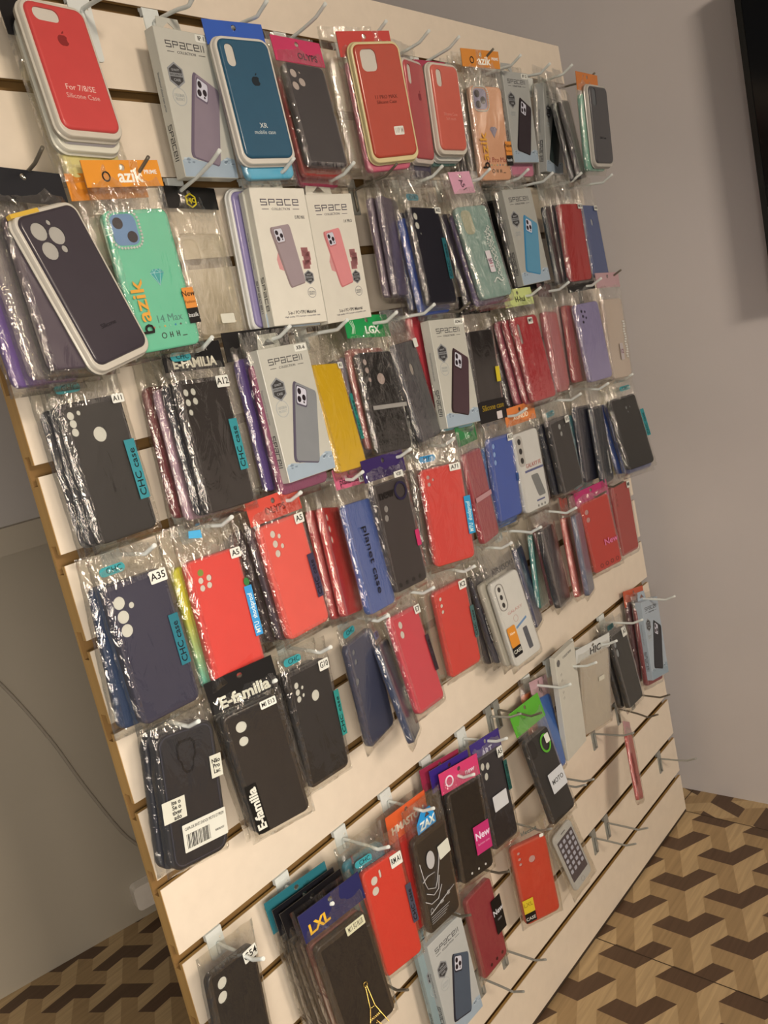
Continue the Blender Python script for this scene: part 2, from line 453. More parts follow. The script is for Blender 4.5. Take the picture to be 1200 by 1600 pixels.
bm.faces.new(A); bm.faces.new(B)
for v in bm.verts: v.co = Vector((v.co.x, -v.co.z, v.co.y))
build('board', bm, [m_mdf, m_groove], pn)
m_lam = mat('dbd2c4', 0.33, 'laminate', True)
edges = [VB+7]+[x for s in reversed(SL) for x in (s, s+SLOT)]+[VT]
for i in range(0, len(edges), 2):
    bm = box_bm(0.6, LW, edges[i]-VB, edges[i+1]-VB, 0, 0.9)
    for v in bm.verts: v.co = Vector((v.co.x, -v.co.z, v.co.y))
    build('slat_face', bm, m_lam, pn)
bm = box_bm(0, LW, 0, 7, 0, 0.7)
for v in bm.verts: v.co = Vector((v.co.x, -v.co.z, v.co.y))
build('base_strip', bm, mat('3a3026', 0.6, 'edge', True), pn)

# television on the right wall
tv = D.objects.new('wall_television', None); COL.objects.link(tv); tv.location = W(1402, 130, 345); tv.rotation_euler = (0, 0, math.radians(-1.6))
tag(tv, 'black flat television mounted on the grey wall', 'television')
def tvbox(n, d0, d1, v0, v1, x0, x1, m, par):
    bm = box_bm(x0, x1, -d1, -d0, v0, v1)
    return build(n, bm, m, par)
bk = mat('121212', 0.35, 'plastic', True)
tvbox('housing', 0, 1010, -345, 255, 0, 38, bk, tv)
for a in ((0,1010,-345,-331),(0,1010,245,255),(0,11,-331,245),(999,1010,-331,245)): tvbox('bezel', *a, -3, 0, mat('1c1d1c', 0.3, 'plastic', True), tv)
tvbox('screen', 11, 999, -331, 245, -0.8, 0, mat('060607', 0.12, 'glass', True), tv)
tvbox('wall_bracket', 370, 640, -180, 110, 38, 60, bk, tv)

# ------------------------------------------------------------------ hooks
M_WHITE = mat('d8d0c2', 0.3, 'coated'); M_MET = mat('a39a8c', 0.35, 'metal', False, 0, 0.35); M_DARK = mat('7a6c5a', 0.35, 'metal', False, 0, 0.4)
def hook(u, slot, dt, rise, kind, label, plate=None):
    o = D.objects.new('display_hook', None); COL.objects.link(o)
    M = BASIS.to_4x4(); M.translation = W(u, slot, 0); o.matrix_world = M
    tag(o, label, 'hook', 'wire hooks on the slatwall')
    white = kind == 'w'
    pm, wm = (M_WHITE, M_WHITE) if white else ((M_MET, M_DARK) if kind == 'k' else (M_MET, M_MET))
    pw, ph = plate or ((24, 30) if white else (17, 46))
    bm = plate_bm(rrect(pw, ph, 4 if white else 1.5, 4, 0, 5-ph/2), 1.0, 2.5, [ellipse(pw*0.3, -2, 1.6, 1.6, 8)] if white else [ellipse(0, 11-ph, 2.2, 2.2, 10)])
    box_bm(-pw/2, pw/2, 2.5, 11.5, -3.5, 2.3, bm); box_bm(-pw/2, pw/2, 9, 18, -5.2, -3.5, bm)
    build('back_plate', bm, pm, o)
    r = 2.5 if white else 2.0
    ph2 = ph-10
    path = smooth_path([(0,-ph2,4.6),(0,-11,4.6),(0,-6.5,6),(0,-5,11),(0,(rise-9)*0.5-2.5,dt*0.5),(0,rise-9.5,dt-25),(0,rise-7.5,dt-18),(0,rise,dt)], 3)
    build('wire_arm', tube_bm(path, r, 8), wm, o)
    return o

# ------------------------------------------------------------------ goods
SEED = [11]
def seed(): SEED[0] += 1; return SEED[0]
def bilin(q, a, b):
    (x0,y0),(x1,y1),(x2,y2),(x3,y3) = q     # TL TR BR BL
    return ((1-a)*(1-b)*x0+a*(1-b)*x1+a*b*x2+(1-a)*b*x3, (1-a)*(1-b)*y0+a*(1-b)*y1+a*b*y2+(1-a)*b*y3)
def quadprint(parent, q, shapes, name='printed_picture'):
    """flat ink shapes given in the unit square of quad q; each (points, z, colour)"""
    bm = bmesh.new(); mats = []
    for pts, z, c in shapes:
        if c not in mats: mats.append(c)
        n0 = len(bm.faces)
        vs = [bm.verts.new((*bilin(q, a, b), z)) for a, b in pts]
        bm.faces.new(vs); bm.faces.ensure_lookup_table()
        for f in bm.faces[n0:]: f.material_index = mats.index(c)
    me_o = build(name, bm, [mat(c, 0.35, 'print') for c in mats], parent)
    return me_o
def urr(w, h, r, cx, cy, asp=1.0, n=4):
    return [(cx+(x), cy+(y)) for x, y in rrect(w, h, r, n)]
def phone_shapes(back, side, lens='3c2c33', plate='c9bfc0', z=0.25):
    S = [(rrect(1.0, 1.0, 0.09, 5, 0.5, 0.5), z, side), (rrect(0.9, 0.98, 0.08, 5, 0.55, 0.49), z+0.05, back),
         (rrect(0.46, 0.25, 0.06, 4, 0.36, 0.155), z+0.1, side), (rrect(0.40, 0.215, 0.05, 4, 0.365, 0.15), z+0.15, plate)]
    for x, y in ((0.27, 0.10), (0.27, 0.20), (0.46, 0.16)): S.append((ellipse(x, y, 0.078, 0.040, 12), z+0.2, lens))
    S.append((ellipse(0.46, 0.22, 0.03, 0.016, 8), z+0.2, lens))
    return S
def carton(key, label, grp, back, side, style='silver', t=15, brand='SPACELL', code=None, off=(0,0,0), pose=None, tab=True, picture=True, body=None, sidetext=True, bottom=None):
    pose = pose or P[key]; w, h = pose[6], pose[7]
    o = tag(empty('boxed_phone_case', pose, off), label, 'box', grp)
    col = body or ('bfb4a2' if style == 'silver' else 'd8c9b4')
    m = mat(col, 0.35, 'carton', False, 0.25, 0.0)
    bm = box_bm(-w/2, w/2, -h/2, h/2, -t, 0)
    bmesh.ops.bevel(bm, geom=bm.edges[:], offset=0.6, segments=1, affect='EDGES')
    c = build('carton', bm, m, o)
    X = lambda a: -w/2+a*w
    Y = lambda b: h/2-b*h
    if tab:
        tx = -w*0.06 if style == 'silver' else -w*0.05
        tw = 40 if style == 'silver' else 50
        pts = [(tx-tw/2, h/2-1), (tx+tw/2, h/2-1), (tx+tw/2-4, h/2+19), (tx-tw/2+4, h/2+19)]
        eu = [(tx-11, h/2+5), (tx+11, h/2+5), (tx+4, h/2+11), (tx, h/2+13.5), (tx-4, h/2+11)]
        build('hang_tab', plate_bm(pts, -t+0.5, -t+1.3, [eu]), mat(col, 0.4, 'carton'), o)
    ink = '5a5450' if style == 'silver' else '5b5158'
    techno(brand, w*0.68, h*0.040, X(0.5), Y(0.105), 0.05, ink, c, name='brand_lettering')
    text('COLLECTION', h*0.018, X(0.5), Y(0.155), 0.15, ink, c, fit=w*0.33, name='collection_lettering')
    bm = box_bm(X(0.16), X(0.28), Y(0.157), Y(0.153), 0.05, 0.2); box_bm(X(0.72), X(0.84), Y(0.157), Y(0.153), 0.05, 0.2, bm)
    build('printed_rule', bm, mat(ink, 0.4, 'print'), c)
    def hexa(cx, cy, s, colr):
        pts = [(cx+s*math.sin(i*math.pi/3)*0.98, cy+s*1.12*math.cos(i*math.pi/3)) for i in range(6)]
        bd = build('hexagon_badge', plate_bm(pts, 0.02, 0.25), mat(colr, 0.4, 'print'), c)
        p2 = [(cx+(x-cx)*0.84, cy+(y-cy)*0.84) for x, y in pts]
        build('badge_line', plate_bm(pts, 0.25, 0.32, [p2]), mat('8f8a86', 0.4, 'print'), bd)
        build('badge_band', box_bm(cx-s*0.8, cx+s*0.8, cy-s*0.15, cy+s*0.17, 0.25, 0.34), mat('8f8a86', 0.4, 'print'), bd)
        text('SHOCKPROOF', s*0.2, cx, cy, 0.4, '35302e', bd, fit=s*1.4); text('QUALITY', s*0.2, cx, cy+s*0.42, 0.4, 'aaa49e', bd, fit=s*0.9)
        text('CASE', s*0.24, cx, cy-s*0.45, 0.4, 'aaa49e', bd)
    def stamp(cx, cy, s, colr):
        bm = plate_bm(ellipse(cx, cy, s, s, 24), 0.05, 0.2, [ellipse(cx, cy, s*0.9, s*0.9, 24)])
        st = build('round_stamp', bm, mat(colr, 0.5, 'print'), c)
        text('ORIGINAL', s*0.36, cx, cy+s*0.12, 0.2, colr, st, fit=s*1.5); text('PRODUCT', s*0.34, cx, cy-s*0.3, 0.2, colr, st, fit=s*1.3)
    if style == 'silver':
        hexa(X(0.225), Y(0.31), w*0.155, '4a4543'); stamp(X(0.21), Y(0.455), w*0.125, 'aaa59d')
        # icy water along the foot of the front
        bot = bottom or '9fa6ab'
        pts = [(0.0,1.0),(0.0,0.89),(0.12,0.865),(0.28,0.885),(0.5,0.90),(0.72,0.885),(0.86,0.855),(1.0,0.87),(1.0,1.0)]
        q0 = [(-w/2+.7,h/2),(w/2-.7,h/2),(w/2-.7,-h/2+.7),(-w/2+.7,-h/2+.7)]
        rr = random.Random(5); rocks = []
        for k in range(16):
            bx = rr.choice((rr.uniform(0.03, 0.30), rr.uniform(0.74, 0.97))); by = rr.uniform(0.872, 0.905); sx = rr.uniform(0.02, 0.05); sy = rr.uniform(0.006, 0.013)
            rocks.append(([(max(0.01, min(0.99, bx+sx*math.cos(a)*rr.uniform(.6, 1.1))), by+sy*math.sin(a)*rr.uniform(.6, 1.2)) for a in (0, 1.1, 2.2, 3.3, 4.4, 5.4)], 0.14+k*0.004, rr.choice(('7d858c','8d959b','a7adb0','b9bdbd','6f777e'))))
        quadprint(c, q0, [(pts, 0.1, bot)]+rocks, 'icy_print')
        q = [(X(.53),Y(.265)),(X(.965),Y(.385)),(X(.69),Y(.925)),(X(.175),Y(.86))]
    else:
        hexa(X(0.80), Y(0.66), w*0.10, '4a4543'); stamp(X(0.80), Y(0.775), w*0.08, '8a8480')
        text('3-in-1 PC+TPU Material', h*0.026, X(0.55), Y(0.915), 0.15, '3c3638', c, fit=w*0.52, bold=0.01)
        text('High quality TPU bumper compatible case', h*0.012, X(0.55), Y(0.943), 0.15, '6a6466', c, fit=w*0.66)
        text(code or '15 PRO MAX', h*0.026, X(0.82), Y(0.215), 0.15, '4a4446', c, fit=w*0.18)
        fing = [([(x0+dx, y0+dy) for dx, dy in rrect(0.13, 0.035, 0.017, 4)], 0.12, 'c98681') for x0, y0 in ((0.80,0.47),(0.83,0.50),(0.82,0.535),(0.79,0.565))]
        palm = ([(0.30,0.47),(0.36,0.50),(0.42,0.60),(0.36,0.605),(0.28,0.59),(0.26,0.52)], 0.12, 'cf8f88')
        FQ = [(-w/2,h/2),(w/2,h/2),(w/2,-h/2),(-w/2,-h/2)]; quadprint(c, FQ, [palm], 'printed_palm')
        for fg in fing: quadprint(c, FQ, [fg], 'printed_finger')
        q = [(X(.22),Y(.29)),(X(.60),Y(.262)),(X(.72),Y(.70)),(X(.42),Y(.735))]
    if picture: quadprint(c, q, phone_shapes(back, side), 'printed_picture')
    if code and style == 'silver': sticker(c, w, h, 0.05, code, x=w/2-13, y=h/2-6, sw=22, sh=9)
    if sidetext:
        techno('SPACELL' if style == 'silver' else 'SPACE', h*0.24, t*0.36, -w/2-0.02, Y(0.76), -t/2, '4a4644', c, rot=-90, face='left', name='side_lettering')
        if style == 'silver': text('Shockproof phone case series', t*0.2, -w/2-0.2, Y(0.42), -t/2, '8a847e', c, face='left', rot=-90, fit=h*0.26, name='side_lettering')
    return o
def tray_case(key, label, grp, col, tray='d4c8b8', holes=(), mark=None, lines=(), coat=0.25, pose=None, off=(0,0,0), droll=0, rough=0.38, t=9, foam='c9b9a6', mcol=None):
    pose = pose or P[key]; w, h = pose[6], pose[7]
    o = tag(empty('tray_phone_case', pose, off, droll), label, 'phone case', grp)
    bm = bmesh.new()
    def ol(i, dy=0): return rrect(w+2*i, h+2*i+3, 10+i, 6, 0, -1.5)
    zs = [(0.8,-3.2),(2.6,-2.6),(3.4,-3.4),(3.6,-8.5),(3.6,-9.4),(5.6,-9.4),(5.6,-10.4),(4.6,-10.8),(4.8,-15)]
    prev = None
    for i, z in zs:
        r = ring(bm, ol(i), z)
        if prev: bridge(bm, prev, r)
        else: bm.faces.new(r)
        prev = r
    bm.faces.new(prev)
    build('blister_tray', bm, mat(tray, 0.3, 'tray', False, 0.3), o)
    sh = case_shell(o, w, h, t-0.5, mat(col, rough, 'silicone', False, coat), holes, r=10, bevel=3.0)
    if holes: insert_card(o, w, h, foam)
    if mark: apple_mark(sh, mark[0]-w/2, h/2-mark[1], 0.1, mark[2], mcol or mark[3])
    for s, y, sz, c in lines: text(s, sz, 0, h/2-y, 0.15, c, sh)
    return o
def bagged(key, label, grp, col, holes=(), slot=None, hd=None, st=None, strp=None, tagc=None, rough=0.4, coat=0.2, t=9.5, foam='c6bbaa', pose=None, off=(0,0,0), droll=0, top=None, film_m=None, cm=None, cat='phone case', r=9, side=7, bottom=9, hole_r=None, insert=True, htop=None):
    pose = pose or P[key]; w, h = pose[6], pose[7]
    o = tag(empty('bagged_phone_case', pose, off, droll), label, cat, grp)
    sh = case_shell(o, w, h, t, cm or mat(col, rough, 'silicone', False, coat), holes, r=r)
    if holes and insert: insert_card(o, w, h, foam)
    if top is None:
        sl = SLOT_OF.get(key[0], 0)
        top = sl-pose[1]-off[1]+9 if key in P else h/2+40
    top = max(h/2+(26 if htop is None else 10), min(h/2+58, top if htop is None else h/2+htop))
    bag(o, w, h, t, top, seed(), film_m, side, bottom)
    if hd:
        c, s, tc = hd[:3]; kw = hd[3] if len(hd) > 3 else {}
        hh = kw.pop('hh', 27); header(o, w, top+kw.pop('dy', 0), hh, -t/2+1.4, c, s, tc, side=side, **kw)
    if tagc:
        x0 = tagc[2] if len(tagc) > 2 else -w*0.27; ty = h/2+(tagc[3] if len(tagc) > 3 else 15)
        tg = build('brand_tag', plate_bm(rrect(30, 10, 5, 5, x0, ty), -t/2+3.2, -t/2+3.5), mat(tagc[1], 0.4, 'print'), o)
        text(tagc[0], 6.5, x0+2, ty, -t/2+3.7, '1d3836', tg)
    if st: sticker(o, w, h, 2.5, **st) if isinstance(st, dict) else sticker(o, w, h, 2.5, st)
    if strp: strip(o, w, h, 2.5, **strp) if isinstance(strp, dict) else strip(o, w, h, 2.5, *strp)
    return o
def stones(parent, pts, r, h='e6dccb', name='rhinestones', z=1.2):
    bm = bmesh.new()
    for x, y in pts: bmesh.ops.create_icosphere(bm, subdivisions=1, radius=r, matrix=Matrix.Translation((x, y, z)))
    return build(name, bm, mat(h, 0.08, 'gem', False, 1.0, 0.35), parent)
def behind(key, items, grp):
    """further packs on the same hook, one after another towards the panel"""
    pose = P[key]; n = len(items); step = min(13.0, (pose[2]-14)/max(1, n))
    for i, (label, col, kw) in enumerate(items):
        kw = dict(kw); dx, dy, dr = kw.pop('dx', 0), kw.pop('dy', 0), kw.pop('dr', 0)
        kind = kw.pop('kind', 'bag'); p2 = list(pose)
        if 'size' in kw: p2[6], p2[7] = kw.pop('size')
        yw = kw.pop('yaw', None); offz = -step*(i+1)
        if yw is not None: p2[3] = yw
        if 'pz' in kw: offz = kw.pop('pz')
        rt = R_.uniform(-1.3, 1.3); dx += R_.uniform(-2, 2)
        tt = min(9.0, step-2.5)
        off = (dx, dy, offz)
        if kind == 'bag':
            kw.setdefault('t', tt)
            bagged('~'+key, label, grp, col, pose=p2, off=off, droll=dr+rt, top=SLOT_OF[key[0]]-pose[1]-dy+9, **kw)
        elif kind == 'tray': tray_case(key, label, grp, col, pose=p2, off=off, droll=dr+rt, **kw)
        elif kind == 'box': carton(key, label, grp, col, col, pose=p2, off=off, t=tt+1, **kw)
P = {
 'a0': (129.7, 202.2, 68.9, 2.4, -7.5, -1.3, 69.7, 132.2),
 'a1': (304.5, 184.3, 45.9, 0.8, 1.7, -0.6, 84.5, 168.7),
 'a2': (376.5, 186.5, 75.5, -7.3, -2.0, -0.2, 75.3, 142.9),
 'a3': (496.6, 178.8, 60.3, -4.4, -6.4, -3.1, 72.9, 139.3),
 'a4': (624.5, 198.3, 86.2, -16.3, 2.4, 1.2, 78.4, 153.9),
 'a5': (737.1, 199.0, 61.8, 13.0, 5.0, 2.4, 71.5, 141.6),
 'a6': (812.1, 206.3, 67.3, -2.8, 3.9, -0.2, 68.6, 128.7),
 'a7': (914.9, 169.0, 73.1, -11.1, 2.8, -1.9, 76.2, 152.3),
 'a8': (1075.2, 213.1, 45.2, -1.9, 3.3, 0.7, 85.8, 158.2),
 'a9': (1186.8, 195.5, 48.6, 6.8, 7.6, -1.8, 87.0, 159.2),
 'a10': (1210.3, 169.1, 77.8, 16.9, -2.8, 8.5, 75.9, 147.8),
 'a11': (1286.7, 192.0, 102.0, -1.5, 3.8, 0.1, 73.2, 143.8),
 'b0': (63.0, -19.7, 89.8, 6.6, -7.2, 12.4, 74.8, 156.4),
 'b1': (155.2, -19.6, 76.3, -2.7, -0.6, 0.5, 80.5, 152.1),
 'b2': (283.7, -22.3, 17.3, 0.5, -2.5, -2.7, 74.3, 127.6),
 'b3': (382.1, -4.5, 63.3, -9.4, -0.7, -3.8, 84.8, 174.2),
 'b4': (491.9, -10.1, 50.4, -4.9, 3.1, -0.6, 85.8, 172.8),
 'b5': (624.2, -1.8, 51.4, 19.6, 1.4, -2.1, 74.7, 144.7),
 'b6': (681.1, -23.3, 72.9, -0.1, -2.7, -2.6, 75.6, 149.0),
 'b7': (801.2, -26.7, 88.3, -8.2, -8.1, 0.3, 76.8, 154.0),
 'b8': (981.5, -4.5, 67.3, -5.0, -1.9, 1.6, 86.3, 168.1),
 'b9': (1113.4, -23.2, 54.3, 12.0, -0.3, 2.4, 74.8, 147.4),
 'b10': (1149.9, -24.7, 74.0, -5.5, -0.5, -1.6, 74.9, 147.2),
 'b11': (1245.5, -25.0, 68.1, 3.1, -2.1, -1.3, 74.9, 143.7),
 'c0': (50.2, -206.6, 60.9, 2.5, -3.4, -0.8, 75.7, 150.3),
 'c1': (186.5, -211.0, 72.4, 4.9, -3.5, -3.3, 76.9, 155.0),
 'c2': (319.1, -199.3, 78.7, 0.6, -1.1, -0.5, 86.8, 168.4),
 'c3': (411.6, -222.2, 59.2, 12.2, -5.8, -4.1, 75.5, 149.4),
 'c4': (511.0, -219.3, 60.0, -2.4, -5.4, -5.7, 75.4, 146.8),
 'c5': (590.3, -217.3, 61.7, 13.7, -4.5, 1.9, 74.4, 151.2),
 'c6': (677.4, -204.9, 72.6, -2.3, -1.3, -3.7, 85.9, 168.6),
 'c7': (787.4, -225.2, 55.0, 0.0, 1.3, -2.5, 76.4, 152.0),
 'c9': (921.6, -217.2, 74.3, -3.1, -5.4, -0.9, 74.9, 152.4),
 'c10': (1023.5, -218.8, 65.3, 14.2, -1.0, -3.3, 75.3, 150.7),
 'c11': (1112.0, -214.8, 57.9, 9.9, 0.3, -4.4, 74.7, 149.7),
 'c12': (1143.9, -218.1, 79.9, -9.5, -3.0, -0.5, 74.9, 153.7),
 'c13': (1237.5, -224.9, 84.6, -4.6, -0.9, -3.6, 74.8, 161.6),
 'd0': (33.7, -400.8, 77.5, -2.0, -2.4, -0.7, 74.5, 154.3),
 'd1': (142.7, -408.4, 67.4, -2.4, -3.5, -2.7, 74.4, 147.3),
 'd2': (253.8, -397.8, 73.9, 1.3, -3.2, -0.3, 75.6, 147.3),
 'd3': (358.3, -411.8, 55.9, 26.2, -4.3, -12.2, 73.7, 149.2),
 'd4': (398.6, -418.2, 71.0, 12.3, -4.4, -5.2, 74.6, 154.6),
 'd5': (467.8, -408.8, 72.5, -0.1, -1.9, -1.7, 75.7, 158.1),
 'd6': (580.3, -411.9, 76.7, -20.3, -0.9, -3.4, 75.6, 151.9),
 'd7': (697.6, -411.9, 62.5, 13.5, -2.1, -1.1, 75.0, 151.2),
 'd8': (790.2, -404.3, 52.9, -0.3, 1.8, -2.3, 74.8, 145.1),
 'd9': (863.6, -410.6, 60.2, -4.8, 0.3, -0.3, 74.5, 143.8),
 'd10': (986.3, -409.7, 64.0, -2.6, -1.5, 2.9, 72.9, 137.9),
 'd11': (1077.2, -408.4, 65.2, 4.0, -0.4, -4.9, 74.9, 148.1),
 'd12': (1126.5, -422.2, 70.1, 11.7, -1.3, -4.5, 75.0, 153.8),
 'd15': (1239.7, -420.8, 81.3, -22.0, -9.3, 0.9, 74.9, 151.7),
 'e0': (37.3, -582.0, 66.3, 1.2, -1.8, -9.7, 78.7, 154.0),
 'e1': (135.4, -598.0, 79.0, -18.8, 1.9, 2.6, 73.1, 160.0),
 'e2': (234.7, -591.0, 72.3, 0.9, -1.7, -3.4, 74.5, 151.2),
 'e3': (347.4, -594.0, 65.4, 12.5, 0.1, 0.9, 74.1, 150.7),
 'e4': (401.3, -621.7, 66.9, 34.3, -9.3, -9.7, 75.8, 143.6),
 'e5': (449.1, -595.3, 69.4, 7.0, -9.0, -4.4, 73.6, 147.4),
 'e6': (565.7, -594.1, 61.4, -6.9, 1.0, 0.7, 73.3, 143.3),
 'e7': (709.3, -631.9, 73.7, -6.2, -4.7, 3.8, 75.4, 152.3),
 'e8': (801.0, -607.0, 50.9, 25.2, -6.1, -9.0, 73.8, 143.1),
 'e9': (866.2, -600.0, 37.1, 20.2, 1.3, -12.1, 74.4, 136.1),
 'e10': (874.0, -593.5, 68.2, 13.7, -4.3, -3.9, 74.9, 146.7),
 'e11': (963.8, -605.6, 57.0, 19.8, -2.6, -13.6, 74.6, 152.4),
 'e12': (979.3, -605.0, 70.4, 20.6, -1.4, -7.7, 74.7, 154.2),
 'e13': (1059.6, -589.9, 68.3, -21.2, 1.6, 4.6, 75.9, 147.7),
 'e14': (1185.6, -594.9, 61.0, -2.0, -1.4, -2.8, 74.8, 148.5),
 'f0': (25.1, -873.6, 57.9, 2.2, -0.3, -4.9, 73.4, 153.8),
 'f1': (175.2, -924.6, 93.2, -11.0, 1.0, 3.8, 83.0, 159.3),
 'f2': (275.3, -899.7, 78.7, -8.2, -2.5, -1.9, 70.4, 156.4),
 'f3': (386.3, -917.4, 69.5, -1.6, 1.0, -2.0, 74.2, 150.8),
 'f4': (484.2, -901.2, 68.5, -7.5, -2.2, -4.6, 72.6, 148.5),
 'f5': (567.9, -890.4, 67.8, 2.9, -5.5, -7.8, 73.2, 150.6),
 'f6': (717.9, -931.8, 73.4, -2.2, -11.0, -0.5, 74.4, 156.0),
 'f7': (793.6, -892.0, 42.2, 13.7, -8.1, -14.6, 72.7, 134.2),
 'f8': (863.1, -863.9, 51.6, 2.3, 4.2, 1.5, 80.7, 206.7),
 'f9': (956.6, -884.8, 53.6, -15.2, 9.7, 0.7, 82.4, 168.9),
 'f10': (1097.6, -893.3, 52.2, 2.7, -7.5, -3.5, 75.1, 158.6),
 'f11': (1247.5, -889.8, 52.0, 0.7, -4.3, -10.5, 83.4, 172.8),
 'g1': (1021.4, -1079.6, 73.5, 21.8, -4.4, -28.5, 68.9, 129.2),
 'g2': (619.0, -1078.2, 70.1, -28.0, 1.3, 0.7, 70.6, 150.4),
 'g3': (794.6, -1150.7, 34.9, -5.7, -6.5, 9.7, 63.6, 124.0),
 'g4': (497.6, -1093.6, 45.9, -1.0, -0.1, 1.2, 69.7, 148.2),
 'g5': (393.2, -1103.3, 53.5, -2.6, -0.8, 0.5, 82.9, 169.0),
}
SLOT_OF = {'a':300,'b':100,'c':-100,'d':-300,'e':-500,'f':-800,'g':-1000,'~':0}
